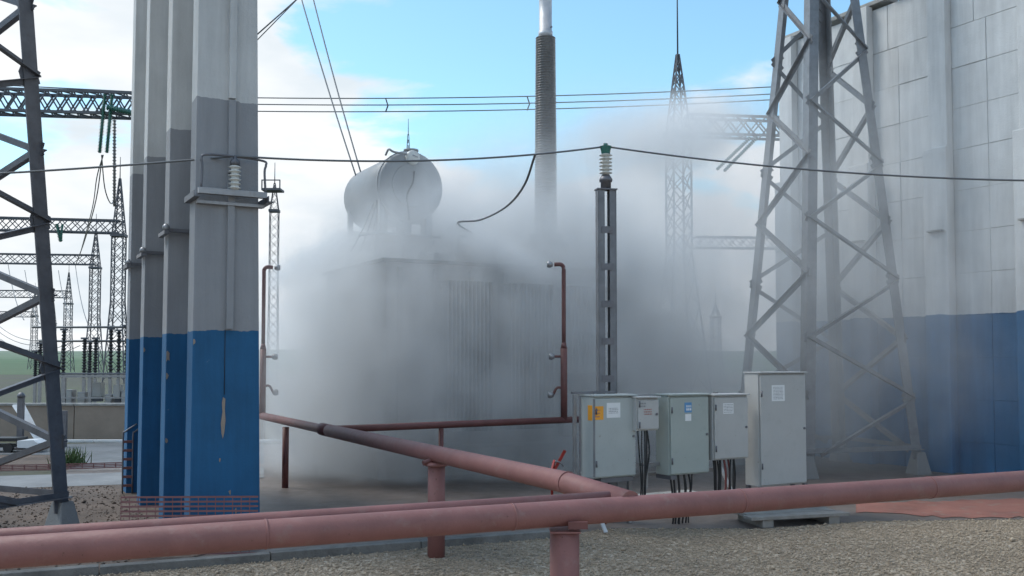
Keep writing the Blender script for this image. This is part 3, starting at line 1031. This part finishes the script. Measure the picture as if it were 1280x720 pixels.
# ------------------------------------------------------------------ the transformer
def build_transformer():
    t = thing('power_transformer', 'large grey power transformer half hidden in spray mist', 'transformer', bay(0, 0), BAY)
    w0, w1, u0, u1, zt = 4.35, 9.25, 5.0, 8.4, 3.95
    MB().box(w0 - .2, w1 + .2, u0 - .2, u1 + .2, 0, .5).build('plinth', 'bare_concrete', t, .02)
    tank = MB().box(w0, w1, u0, u1, .55, zt).build('tank', 'transformer_dark', t, .03)
    for i in range(7):
        w = w0 + .25 + i * (w1 - w0 - .5) / 6
        MB().box(w - .04, w + .04, u0 - .10, u0 - .002, .6, zt - .1).build('stiffener', 'transformer_dark', tank)
    MB().box(w0 - .08, w1 + .08, u0 - .08, u1 + .08, zt + .002, zt + .06).build('cover_flange', 'transformer_dark', tank)
    # radiator banks on the near long side
    for b in range(3):
        ws = 5.2 + b * 1.32
        bank = MB().tube([(ws + .05, u0 - .40, 3.5), (ws + 1.0, u0 - .40, 3.5)], .06, 10).build('radiator', 'radiator_grey', t)
        MB().tube([(ws + .05, u0 - .40, .95), (ws + 1.0, u0 - .40, .95)], .06, 10).build('lower_header', 'transformer_grey', bank)
        f0 = None
        for i in range(12):
            if f0 is None:
                f0 = MB().box(-.016, .016, u0 - .68, u0 - .14, .85, 3.6).build('fin', 'radiator_grey', bank, .008)
                f0.location.x = ws + .08
            else:
                copy_part(f0, bank, (ws + .08 + i * .082, 0, 0))
    # conservator drum on its stand
    cw, cu, cz = 5.32, 6.15, 5.60
    r, L = .685, 2.0
    drum = MB().lathe([(.02, -.10), (r * .62, -.085), (r * .93, -.045), (r, 0), (r, L), (r * .93, L + .05), (.02, L + .1)], (cw, cu, cz), axis='y', seg=40).build('conservator', 'transformer_grey', t)
    MB().lathe([(r * .60, -.098), (r * .63, -.098), (r * .63, -.08), (r * .60, -.08)], (cw, cu, cz), axis='y', seg=40).build('end_seam', 'transformer_grey', drum)
    MB().lathe([(r + .004, .02), (r + .022, .02), (r + .022, .06), (r + .004, .06)], (cw, cu, cz), axis='y', seg=40).build('rim_flange', 'transformer_grey', drum)
    MB().lathe([(.12, 0), (.12, .08), (.15, .08), (.15, .11), (.03, .13)], (cw + .05, cu + .1, cz + r - .04), seg=16).build('filler_cap', 'transformer_grey', drum)
    MB().lathe([(.01, -.16), (.13, -.15), (.145, -.10), (.145, -.03), (.1, -.01)], (cw + .0, cu - .02, cz + r - .13), axis='y', seg=20).build('oil_gauge', 'porcelain_white', drum)
    MB().bar((cw - .04, cu - .19, cz + r - .10), (cw + .07, cu - .19, cz + r - .13), .02, .012).build('gauge_hand', 'ink', drum)
    MB().tube(spline([(cw - .45, cu + .2, cz + .62), (cw - .48, cu - .04, cz + .68), (cw - .40, cu - .12, cz + .62), (cw - .05, cu - .12, cz + .60)], 5), .022, 8).build('vent_pipe', 'transformer_grey', drum)
    MB().tube(spline([(cw + .03, cu - .115, cz + .28), (cw + .0, cu - .12, cz + .05), (cw - .12, cu - .12, cz - .2), (cw - .10, cu - .115, cz - .45), (cw - .05, cu - .07, cz - .68)], 5), .017, 8).build('breather_hose', 'cable_black', drum)
    MB().lathe([(.03, 0), (.03, .02)], (cw + .22, cu - .075, cz + .3), axis='y', seg=10).build('bolt', 'ink', drum)
    st = thing_part = MB().box(cw - .66, cw + .58, cu + .1, cu + 1.9, cz - 1.12, cz - 1.04).build('stand_deck', 'transformer_dark', t)
    for x, y, wd in ((-.62, .08, .10), (-.10, .06, .09), (.40, .1, .12), (-.62, 1.85, .1), (.40, 1.85, .12)):
        zt2 = cz - math.sqrt(max(0, r * r - x * x)) + .05 if abs(x) < r else cz - .2
        MB().box(cw + x, cw + x + wd, cu + y, cu + y + .1, zt + .06, zt2 + .1).build('stand_leg', 'transformer_grey', t)
    for x0, x1, z0, z1 in ((-.64, -.40, -1.03, -.30), (-.20, .12, -1.03, -.60), (.33, .54, -1.03, -.35), (-.66, .56, -1.6, -1.13), (-.39, -.21, -.80, -.55), (-.39, -.21, -1.03, -.97), (.13, .32, -.72, -.60), (.13, .32, -1.03, -.92)):
        MB().box(cw + x0, cw + x1, cu + .22, cu + .25, cz + z0, cz + z1).build('stand_plate', 'transformer_dark', t)
    for y in (1.8,):
        MB().box(cw - .6, cw + .5, cu + y, cu + y + .02, cz - .92, cz - .72).build('gusset_plate', 'transformer_dark', t)
        MB().box(cw - .2, cw + .12, cu + y + .03, cu + y + .05, cz - .76, cz - .50).build('gusset_plate', 'transformer_dark', t)
    MB().tube([(cw + .02, cu + .4, cz - .66), (cw + .02, cu + .4, cz - .85), (cw + .1, cu + .5, zt)], .06, 12).build('oil_pipe', 'transformer_grey', t)
    MB().tube(spline([(cw - .95, cu + .3, cz - 1.0), (cw - .8, cu - .1, cz - 1.0), (cw - .5, cu - .15, cz - 1.0), (cw + .6, cu - .12, cz - 1.0)], 4), .03, 8).build('rail', 'transformer_grey', t)
    for k in range(3):
        MB().tube(sag((cw - .66 + k * .05, cu + .3, cz - .35), (cw - 1.05 + k * .18, cu + .5, cz - 1.3), .06), .014, 6).build('hose', 'cable_black', t)
    for k in range(5):
        MB().lathe([(.05, 0), (.09, .03), (.09, .2), (.04, .25)], (cw + .1 + k * .16, cu - .35, zt + .06), seg=12).build('tap_fitting', 'porcelain_white' if k % 2 else 'transformer_dark', t)
    # loop bar that takes the dropper lead
    MB().tube(spline([(cw + .92, cu - .3, zt + .05), (cw + .92, cu - .3, zt + .62), (cw + 1.0, cu - .3, zt + .68), (cw + 1.42, cu - .3, zt + .68)], 5), .028, 8).build('lead_bar', 'steel_grey', t)
    MB().tube([(cw + 1.24, cu - .3, zt + .05), (cw + 1.24, cu - .3, zt + .66)], .028, 8).build('lead_bar', 'steel_grey', t)
    MB().lathe([(.28, 0), (.28, .25), (.2, .3), (.2, .45)], (cw + 1.1, cu - .3, zt + .06), seg=18).build('turret', 'transformer_dark', t)
    # tall bushing
    bw, bu = 8.2, 5.72
    tr = MB().lathe([(.5, 0), (.5, .55), (.36, .62), (.36, .75)], (bw, bu, zt + .06), seg=24).build('bushing_turret', 'transformer_dark', t)
    n = 78
    z0, z1 = zt + .81, 8.95
    prof = []
    for i in range(n):
        f = i / n
        z = z0 + (z1 - z0) * f
        dz = (z1 - z0) / n
        ri = .225 - .035 * f
        prof += [(ri - .012, z), (ri + .022, z + dz * .42), (ri + .022, z + dz * .6), (ri - .012, z + dz * .98)]
    bush = MB().lathe(prof, (bw, bu, 0), seg=28).build('bushing', 'porcelain_brown', t)
    MB().lathe([(.15, z1), (.15, z1 + .12), (.135, z1 + .12), (.135, z1 + 1.4), (.145, z1 + 1.4), (.145, z1 + 1.5)], (bw, bu, 0), seg=24).build('top_tube', 'zinc_bright', bush)
    MB().lathe([(.02, -.152), (.02, -.13)], (bw + .06, bu, z1 + .19), axis='y', seg=10).build('drain_plug', 'ink', bush)
    for k, (w, u) in enumerate(((6.9, 7.4), (8.7, 7.4))):
        b2 = MB().lathe(shed_profile(.10, .17, 14, zt + .08, zt + 1.2), (w, u, 0), seg=18).build('low_bushing', 'porcelain_brown', t)
    MB().box(7.6, 8.5, u0 - .9, u0 - .72, .7, 1.9).build('marshalling_box', 'transformer_grey', t, .01)
    return t


build_transformer()


# ------------------------------------------------------------------ wires
def wire(label, pts, r=.012, name='wire', mat='wire_metal', group=None, cat='wire'):
    o = MB().tube(pts, r, 6).build(name, mat)
    return tag(o, label, cat, group)


ins_top = bay(0.43, -0.13, 4.52)
lft = at(-160, 224, Y=11.2)
wire('grey bus wire running from the bracket insulator out past the dark tower', sag(lft, ins_top, .03), .0125)
wire('grey bus wire spanning from the bracket insulator to the slotted post', sag(ins_top, POST_TOP, .12, 24), .0125)
rgt = at(1420, 226, Y=12.0)
wire('grey bus wire running from the slotted post past the panelled wall', sag(POST_TOP, rgt, .14, 24), .0125)
lead = bay(5.32 + 1.42, 6.15 - .3, 4.63)
j = min(sag(ins_top, POST_TOP, .12, 400), key=lambda q: abs(640 + F_PX * q.x / (q.y * CP + (q.z - CAM_H) * SP) - 669))
wire('slack lead drooping from the bus wire to the transformer top', spline([j, at(655, 232, Y=13.2), at(632, 259, Y=14.4), at(600, 275, Y=16.0), at(572, 279, Y=17.3), lead], 5), .016, 'lead')
wire('thin wire coming down steeply behind the conservator drum', sag(at(366, -40, Y=24), at(447, 226, Y=20.2), .12), .016, group='lines dropping behind the drum')
wire('twin thin wire beside it meeting the conservator drum', sag(at(382, -40, Y=24), at(452, 219, Y=20.2), .12), .016, group='lines dropping behind the drum')
wire('wire slanting up beyond the nearest pillar top', [at(300, 62, Y=24), at(395, -22, Y=24)], .02)
wire('lower slanting wire beyond the nearest pillar top', [at(300, 72, Y=24), at(400, -30, Y=24)], .014)
wire('wire hanging down close behind the nearest pillar', spline([at(317, 52, Y=24), at(316, 90, Y=24), at(311, 125, Y=24)], 4), .014)
YB = 48
for k, (yl, yr) in enumerate(((122, 108), (130, 117), (139, 124))):
    wire(['uppermost', 'middle', 'lowest'][k] + ' long overhead line of three strung high behind the bushing', sag(at(200, yl - 2, Y=YB), at(1010, yr - 2, Y=YB), .35, 20), .028, 'overhead_line')
for px, py in ((482, 132), (659, 130)):
    a, b = at(px, py - 8, Y=YB), at(px, py + 8, Y=YB)
    sp = thing('line_spacer', 'small spacer clamp on the overhead lines ' + ('above the conservator drum' if px < 600 else 'right beside the tall bushing'), 'spacer', a, 0, 'spacers on the overhead lines')
    MB().bar((0, 0, .05), (b - a) * .5 + Vector((.12, 0, 0)), .06).bar((b - a) * .5 + Vector((.12, 0, 0)), b - a, .06).build('clamp', 'steel_far', sp)


# ------------------------------------------------------------------ far switchyard
def far_mast(label, x, Y, z_peak, z_body, a0, a1, rot=0.1, spire=True, group='masts of the far switchyard', stem=0, lw=None):
    c = at(x, 450, Y=Y)
    t = thing('lattice_mast', label, 'mast', (c.x, c.y, 0), rot, group)
    lw = lw or max(.08, a0 * .05)
    C = [(-1, -1), (1, -1), (1, 1), (-1, 1)]

    def P(k, z):
        if z <= z_body:
            a = a1 + (a0 - a1) * max(0.0, 1 - z / (z_body * .55))
        else:
            a = a1 + (.12 - a1) * (z - z_body) / (z_peak - z_body)
        return Vector((C[k][0] * a / 2, C[k][1] * a / 2, z))
    for k in range(4):
        MB().bar(P(k, 0), P(k, z_body * .55), lw).bar(P(k, z_body * .55), P(k, z_body), lw).bar(P(k, z_body), P(k, z_peak), lw * .8).build('leg', 'steel_far', t)
    m = MB()
    z = 0.3
    while z < z_peak - .6:
        a = abs(P(1, z).x) * 2
        dz = max(.7, a * 1.05)
        z2 = min(z + dz, z_peak - .1)
        for k in range(4):
            k2 = (k + 1) % 4
            m.bar(P(k, z), P(k2, z2), lw * .55).bar(P(k2, z), P(k, z2), lw * .55)
        z = z2
    br = m.build('bracing', 'steel_far', t)
    br['kind'] = 'stuff'
    MB().box(-a1 * .62, a1 * .62, -a1 * .62, a1 * .62, z_body - .12, z_body + .12).build('collar', 'steel_far', t)
    if spire:
        MB().tube([(0, 0, z_peak - .1), (0, 0, z_peak + (stem or 2))], [.05, .03], 6).build('lightning_rod', 'steel_far', t)
    return t


def beam(label, p, q, h, n, group='beams of the far gantries'):
    p, q = Vector(p), Vector(q)
    t = thing('gantry_beam', label, 'beam', p, 0, group)
    v = q - p
    d = v.normalized()
    side = Vector((-d.y, d.x, 0)) * h * .45
    up = Vector((0, 0, h / 2))
    for s1 in (-1, 1):
        for s2 in (-1, 1):
            MB().bar(side * s1 + up * s2, v + side * s1 + up * s2, .13).build('chord', 'steel_far', t)
    m = MB()
    for s1 in (-1, 1):
        for i in range(n):
            a, b = v * (i / n) + side * s1, v * ((i + 1) / n) + side * s1
            m.bar(a - up, b + up, .065).bar(a + up, b - up, .065)
    for s2 in (-1, 1):
        for i in range(n):
            a, b = v * (i / n) + up * s2, v * ((i + 1) / n) + up * s2
            m.bar(a - side, b + side, .06)
    m.build('bracing', 'steel_far', t)['kind'] = 'stuff'
    return t


def string_ins(label, p, q, r, n, mat='glass_green', cat='insulator string', group='insulator strings'):
    p, q = Vector(p), Vector(q)
    d = q - p
    m = MB()
    L = d.length
    for i in range(n):
        a, b = p + d * (i / n), p + d * ((i + .55) / n)
        m.tube([a, a.lerp(b, .4), b], [r * .35, r, r * .45], 8)
    m.tube([p, q], r * .6, 6)
    o = m.build('insulator_string', mat)
    return tag(o, label, cat, group)


# near gantry left, its beam ends behind the pillars
beam('long truss beam with green insulators passing behind the blue pillars', at(-120, 123.5, Y=46), at(240, 134.5, Y=47.5), 1.05, 22)
far_mast('lattice mast behind the blue pillars carrying the long truss beam', 262, 47.5, 19, 14.9, 2.0, 1.0, group=None)
wire('thin guard wire above the long truss beam', [at(-120, 100, Y=46), at(250, 119, Y=47)], .03, group=None)
for k, (xa, xb) in enumerate(((131, 124.5), (140, 133.5))):
    string_ins(['first', 'second'][k] + ' green glass insulator string hanging from the long truss beam', at(xa, 118, Y=46.5), at(xb, 191, Y=46.5), .12, 40)
string_ins('green insulator string lying along the long truss beam end', at(134, 134, Y=46.2), at(170, 142, Y=46.2), .16, 12)
wire('twisted wire pair dropping from the paired green strings', spline([at(128, 194, Y=46.5), at(120, 250, Y=50), at(106, 300, Y=58), at(95, 330, Y=66)], 5), .03, group='droppers below the green strings')
wire('slack wire loop dropping from the paired green strings', spline([at(129, 194, Y=46.5), at(121, 222, Y=50), at(115, 262, Y=60), at(100, 318, Y=75)], 5), .03, group='droppers below the green strings')
wire('bowed dropper swinging from green strings towards the toothed string', spline([at(127, 194, Y=46.5), at(131, 235, Y=49), at(138, 254, Y=52), at(143, 250, Y=54)], 5), .03, group='droppers below the green strings')
string_ins('tall toothed dark insulator column hanging beside the green strings', at(143, 150, Y=52), at(143, 258, Y=52), .12, 26, 'porcelain_brown', group=None)

# rows of gantries further off
far_mast('lattice mast with a pointed head right beside the pillars', 146, 88, 18.9, 13.6, 1.9, 1.0)
far_mast('lattice mast with long lightning rod between the two far beams', 117, 116, 17.9, 13.3, 1.9, 1.0)
far_mast('small distant lattice mast under the second far beam', 84, 168, 17.5, 12, 1.9, 1.1)
far_mast('distant lattice mast seen through the dark tower legs', 42, 215, 17.5, 12, 1.9, 1.1)
far_mast('tiny distant lattice mast close to the dark tower leg', 66, 260, 17.5, 12, 1.9, 1.1)
beam('truss beam on the pointed mast beside the pillars', at(-160, 276, Y=88), at(152, 284, Y=88), 1.15, 20)
beam('truss beam on the mast with the long rod', at(-160, 321, Y=116), at(121, 325, Y=116), 1.15, 20)
beam('small distant truss beam below the others', at(-160, 366, Y=168), at(86, 368, Y=168), 1.2, 22)
beam('faint truss beam furthest off in the switchyard', at(-160, 392, Y=215), at(44, 393, Y=215), 1.2, 22)
string_ins('short dark insulator pair under the far beam', at(71, 280, Y=87), at(76, 302, Y=87), .22, 12, group=None)
string_ins('short dark insulator under the far beam beside the dark tower', at(78, 280, Y=87), at(76, 302, Y=87), .16, 12, group=None)
for k in range(5):
    wire('slack line hanging between the far gantries', sag(at(10 + k * 21, 330 + 8 * (k % 2), Y=116), at(30 + k * 20, 400 + 5 * (k % 3), Y=90), .9), .04, group='slack lines of the far switchyard')
for k in range(4):
    wire('slack line swooping low across the far switchyard', sag(at(-30, 372 + k * 12, Y=120), at(70 + 10 * k, 420 + 4 * k, Y=95), 2.2), .035, group='swooping lines of the far switchyard')

# right-hand mast and gantry in the mist
far_mast('lattice mast with tall rod rising out of the mist', 850, 53, at(850, 68, Y=53).z, at(850, 168, Y=53).z, 2.6, 1.05, .25, stem=6, group=None, lw=.09)
beam('truss beam reaching from the misty mast towards the panelled wall', at(858, 157, Y=53), at(1150, 166, Y=56), 1.05, 16)
beam('second truss beam faint in mist below the first', at(868, 303, Y=105), at(1150, 306, Y=108), 1.2, 22)
for k, (xa, xb) in enumerate(((938, 896), (946, 905))):
    string_ins(['upper', 'lower'][k] + ' slanting insulator string under the misty truss beam', at(xa, 172, Y=54), at(xb, 212 + 2 * k, Y=54), .13, 20)
far_mast('slim lattice mast faint in mist close by the pillar edge', 341, 92, 19.2, 16.5, .95, .8, spire=True, group=None, lw=.06)
bx = thing('mast_platform', 'small platform crowning the slim misty mast', 'platform', at(341, 238, Y=91))
MB().box(-.9, .9, -.8, .8, -.1, .1).build('deck', 'steel_far', bx)
for s_ in (-.85, .85):
    MB().box(s_ - .05, s_ + .05, -.8, -.7, .1, .8).build('rail_post', 'steel_far', bx)
MB().box(-.9, .9, -.8, -.72, .8, .9).build('rail', 'steel_far', bx)
far_mast('thin mast faint beyond the boxes in mist', 813, 150, 8.5, 7, .7, .6, group=None)
far_mast('small lattice mast faint beside the tower leg in mist', 895, 120, 9, 7.5, 1.6, 1.0, group=None)
far_mast('lightning mast needle rising behind the conservator drum', 509, 120, at(509, 168, Y=120).z, at(509, 200, Y=120).z, 1.2, .5, stem=2, group=None)


# low switchgear behind the beige wall
def switchgear():
    a = at(78, 473, Y=40)
    rk = thing('equipment_stand', 'grey steel frame with cross rails behind the beige wall', 'frame', (a.x, 40, 0))
    L = at(166, 473, Y=40).x - a.x
    for x in (0, L * .37, L * .97):
        MB().box(x, x + .12, 0, .12, 0, 1.42).build('upright', 'galvanised', rk)
    for z, hh in ((1.42, .1), (.55, .06), (.12, .06)):
        MB().box(-.2, L + .3, -.02 - z * .01, .14, z, z + hh).build('rail', 'galvanised', rk)
    MB().box(-.3, L + .4, .2, 1.3, 1.54, 1.60).build('deck', 'steel_far', rk)
    for i, (x, w, z0, z1) in enumerate(((.4, .35, .25, .8), (.95, .45, .6, 1.2), (1.55, .3, .2, .7), (1.9, .3, .55, 1.1), (2.25, .25, .25, .85), (2.6, .3, .5, 1.0), (-.1, .3, .3, .9))):
        b = thing('switch_box', ['pale', 'grey'][i % 2] + ' switch box mounted within the far equipment stand', 'box', (a.x + x, 40.5, z0), 0, 'boxes in the equipment stand')
        MB().box(0, w, 0, .4, 0, z1 - z0).build('body', 'cabinet_pale' if i % 2 else 'galvanised', b, .02)
        MB().box(.04, w - .04, -.02, -.002, .04, z1 - z0 - .06).build('door', 'cabinet_pale', b)
        MB().box(.02, w - .02, .1, .3, -.2, -.004).build('bracket', 'steel_far', b)
    for i, (px, top) in enumerate(((79, 413), (105, 424), (112, 428), (119, 424), (138, 412), (148, 414), (158, 408), (50, 430), (44, 440))):
        p = at(px, 470, Y=44)
        t = thing('post_insulator', 'black ribbed post insulator in the far switchgear', 'insulator', (p.x, 44, 0), 0, 'black posts of the far switchgear')
        zt = at(px, top, Y=44).z
        MB().box(-.06, .06, -.06, .06, 0, 1.3).build('pedestal', 'galvanised', t)
        MB().lathe(shed_profile(.06, .11, 14, 1.32, zt), seg=10).build('insulator', 'cable_black', t)
        MB().box(-.14, .14, -.1, .1, zt, zt + .08).build('cap', 'steel_far', t)
    for y0, z in ((44, at(100, 409, Y=44).z), (44.6, at(100, 426, Y=44).z)):
        wire(['lower', 'upper'][z > 3.3] + ' tubular busbar over the black post insulators', [(at(40, 450, Y=44).x, y0, z), (at(175, 450, Y=44).x, y0, z)], .05, 'busbar', cat='busbar')


switchgear()

# beige wall, white kerb, bits in the yard
bw_ = thing('low_wall', 'low beige rendered wall beyond the road', 'wall', (0, 0, 0))
zb = .92
xa, xb = at(-500, 530, Y=26).x, at(330, 530, Y=26).x
nb = 7
for i in range(nb):
    x0, x1 = xa + (xb - xa) * i / nb, xa + (xb - xa) * (i + 1) / nb - .02
    MB().box(x0, x1, 26, 26.25, 0, zb).build('wall_section', 'beige_plaster', bw_, .01)
    MB().box(x0, x1, 25.95, 26.3, zb + .003, zb + .06).build('coping', 'bare_concrete', bw_)
wk = thing('white_kerb', 'whitewashed kerb along the foot of the beige wall', 'kerb', (0, 0, 0))
x0 = at(72, 550, Y=25.2).x
for i in range(6):
    MB().box(x0 + i * 1.0, x0 + i * 1.0 + .98, 25.1, 25.28, 0, .07).build('kerb_stone', 'white_sheet', wk, .01)

sh = thing('corrugated_sheet', 'tilted white corrugated sheet leaning on a post beyond the dark tower', 'sheet', at(58, 563, Z=0))
b_ = sh.location
p1, p2, p3 = at(58, 548, Y=b_.y) - b_, at(17, 506, Y=b_.y + .5) - b_, at(31, 506, Y=b_.y + .9) - b_
p4 = at(62, 543, Y=b_.y + .5) - b_
p0_ = Vector((0, 0, 0))
m = MB()
nn = 9
q0, q1, q2, q3 = at(46, 551, Y=b_.y) - b_, at(60, 562, Y=b_.y) - b_, at(31, 506, Y=b_.y + .8) - b_, at(16, 506, Y=b_.y + .8) - b_
up = (q1 - q0).cross(q3 - q0).normalized()
vs, fs = [], []
for i in range(nn * 2 + 1):
    f = i / (nn * 2)
    o = up * (.02 if i % 2 else -.02)
    vs += [q0.lerp(q1, f) + o, q3.lerp(q2, f) + o]
for i in range(nn * 2):
    fs.append((i * 2, i * 2 + 2, i * 2 + 3, i * 2 + 1))
k = len(vs)
vs += [v_ - up * .012 for v_ in vs]
fs += [tuple(k + i for i in f[::-1]) for f in fs]
fs += [(0, 1, k + 1, k), (k - 2, k + k - 2, k + k - 1, k - 1)] + [(2 * i, k + 2 * i, k + 2 * i + 2, 2 * i + 2) for i in range(nn * 2)] + [(2 * i + 1, 2 * i + 3, k + 2 * i + 3, k + 2 * i + 1) for i in range(nn * 2)]
MB().add(vs, fs).build('sheet', 'white_sheet', sh)
MB().box(-.1, .1, .75, .85, 0, .9).build('prop', 'steel_grey', sh)
pp = thing('marker_post', 'dark blue steel post standing before the tilted white sheet', 'post', at(25, 562, Z=0))
MB().box(-.07, .07, -.05, .05, 0, 1.25).build('shaft', 'steel_grey', pp, .008)
MB().lathe([(.09, 0), (.09, .06), (.04, .12)], (0, 0, 1.25), seg=12).build('cap', 'steel_grey', pp)
MB().box(-.16, .16, -.14, .14, 0, .05).build('base_plate', 'steel_grey', pp)
bn = thing('low_trailer', 'low black trailer frame with a white end tray beyond the dark tower', 'trailer', at(-30, 566, Z=0))
MB().box(0, .95, 0, .5, .26, .34).build('chassis', 'cable_black', bn, .01)
MB().box(0, .95, 0, .5, .12, .18).build('axle_beam', 'cable_black', bn, .01)
MB().add([(.97, -.05, .12), (1.4, -.05, .10), (1.46, -.05, .22), (1.34, -.05, .30), (.97, -.05, .28), (.97, .5, .12), (1.4, .5, .10), (1.46, .5, .22), (1.34, .5, .30), (.97, .5, .28)],
         [(4, 3, 2, 1, 0), (5, 6, 7, 8, 9)] + [(i, (i + 1) % 5, 5 + (i + 1) % 5, 5 + i) for i in range(5)]).build('end_tray', 'white_sheet', bn, .01)
for x in (.2, .75):
    MB().lathe([(.11, -.04), (.11, .04)], (x, .0, .11), axis='y', seg=16).build('wheel', 'cable_black', bn)
rs = thing('rung_ladder', 'small dark red rung ladder stand at the far pillar foot', 'ladder', at(157, 618, Z=0), .2)
H_ = 1.0
for x in (-.05, .10):
    MB().tube(spline([(x, 0, 0), (x, 0, H_ - .1), (x + .03, 0, H_), (x + .2, .02, H_ + .12)], 4), .014, 8).build('rail', 'steel_grey', rs)
for i in range(6):
    MB().box(-.05, .10, -.012, .012, .12 + i * .14, .16 + i * .14).build('rung', 'pipe_dark_red', rs)

# weeds by the road edge
m = MB()
for k in range(260):
    p = at(86 + random.gauss(0, 5), 582, Z=0) + Vector((random.gauss(0, .06), random.gauss(0, .25), 0))
    hgt = random.uniform(.12, .42)
    d = Vector((random.gauss(0, .12), random.gauss(0, .12), hgt))
    n = Vector((random.uniform(-1, 1), random.uniform(-1, 1), 0)).normalized() * .012
    m.add([p - n, p + n, p + d * .6 + n * .7, p + d, p + d * .6 - n * .7], [(0, 1, 2, 3, 4)])
tag(m.build('weeds', 'weed'), 'tuft of green weeds at the road edge', 'weeds', kind='stuff')


# ------------------------------------------------------------------ the water mist
def build_mist():
    m = bpy.data.materials.new('water_mist')
    m.use_nodes = True
    t = m.node_tree
    t.nodes.clear()
    out = t.nodes.new('ShaderNodeOutputMaterial')
    pv = t.nodes.new('ShaderNodeVolumePrincipled')
    pv.inputs['Color'].default_value = (0.94, 0.945, 0.945, 1)
    pv.inputs['Anisotropy'].default_value = 0.0
    t.links.new(pv.outputs[0], out.inputs['Volume'])
    tc = t.nodes.new('ShaderNodeTexCoord')
    vec = tc.outputs['Object']
    # (centre w u z), (radii), peak density per metre
    blobs = MIST
    total = None
    for c, r, tilt, d in blobs:
        q = t.nodes.new('ShaderNodeMapping')
        q.vector_type = 'TEXTURE'
        t.links.new(vec, q.inputs[0])
        q.inputs['Location'].default_value = c
        q.inputs['Rotation'].default_value = tilt
        q.inputs['Scale'].default_value = r
        l = t.nodes.new('ShaderNodeVectorMath'); l.operation = 'LENGTH'
        t.links.new(q.outputs[0], l.inputs[0])
        mr = t.nodes.new('ShaderNodeMapRange'); mr.interpolation_type = 'SMOOTHSTEP'
        mr.inputs['From Min'].default_value = 1.0
        mr.inputs['From Max'].default_value = 0.15
        mr.inputs['To Min'].default_value = 0.0
        mr.inputs['To Max'].default_value = d
        t.links.new(l.outputs['Value'], mr.inputs['Value'])
        total = mr.outputs[0] if total is None else nmath(t, 'ADD', total, mr.outputs[0])
    n = nnoise(t, vec, 0.8, 4, 0.6)
    mr = t.nodes.new('ShaderNodeMapRange')
    mr.inputs['From Min'].default_value = 0.37
    mr.inputs['From Max'].default_value = 0.63
    mr.inputs['To Min'].default_value = 0.15
    mr.inputs['To Max'].default_value = 1.75
    fine = nnoise(t, vec, 1.0, 4, 0.65, (2.6, 2.6, 0.45))
    both = nmath(t, 'ADD', nmath(t, 'MULTIPLY', n, 0.62), nmath(t, 'MULTIPLY', fine, 0.38))
    t.links.new(both, mr.inputs['Value'])
    t.links.new(nmath(t, 'MULTIPLY', total, mr.outputs[0]), pv.inputs['Density'])
    MATS['water_mist'] = m
    o = MB().box(1.5, 13.9, -3.0, 12.0, 0.03, 8.6).build('water_mist', 'water_mist')
    o.location = bay(0, 0)
    o.rotation_euler = (0, 0, BAY)
    tag(o, 'drifting cloud of fine water spray around the transformer', 'mist', kind='stuff')


O3 = (0, 0, 0)
MIST = [
    ((7.0, 5.4, 1.6), (5.0, 2.9, 5.5), O3, 2.7),                # round the tank
    ((4.4, 6.4, 1.9), (2.6, 3.8, 4.0), O3, 1.35),               # left jets
    ((3.7, 6.9, 4.15), (1.5, 0.8, 0.42), (0, R(-32), 0), 3.2),  # fan thrown up by the left riser
    ((6.0, 3.9, 4.15), (1.5, 0.7, 0.42), (0, R(28), R(-25)), 3.2),  # fan thrown by the mid riser
    ((10.6, 6.6, 2.4), (7.0, 6.4, 6.8), O3, 0.42),              # drift to the far wall
    ((13.0, 2.2, 3.4), (5.5, 5.4, 5.6), O3, 0.20),              # thin veil before the far wall
    ((9.0, 4.7, 2.4), (4.0, 1.5, 3.9), O3, 1.2),               # before the bushing
    ((11.6, 6.2, 7.3), (3.6, 2.6, 1.2), (0, R(-12), 0), 1.1),   # plume drifting high
]
build_mist()
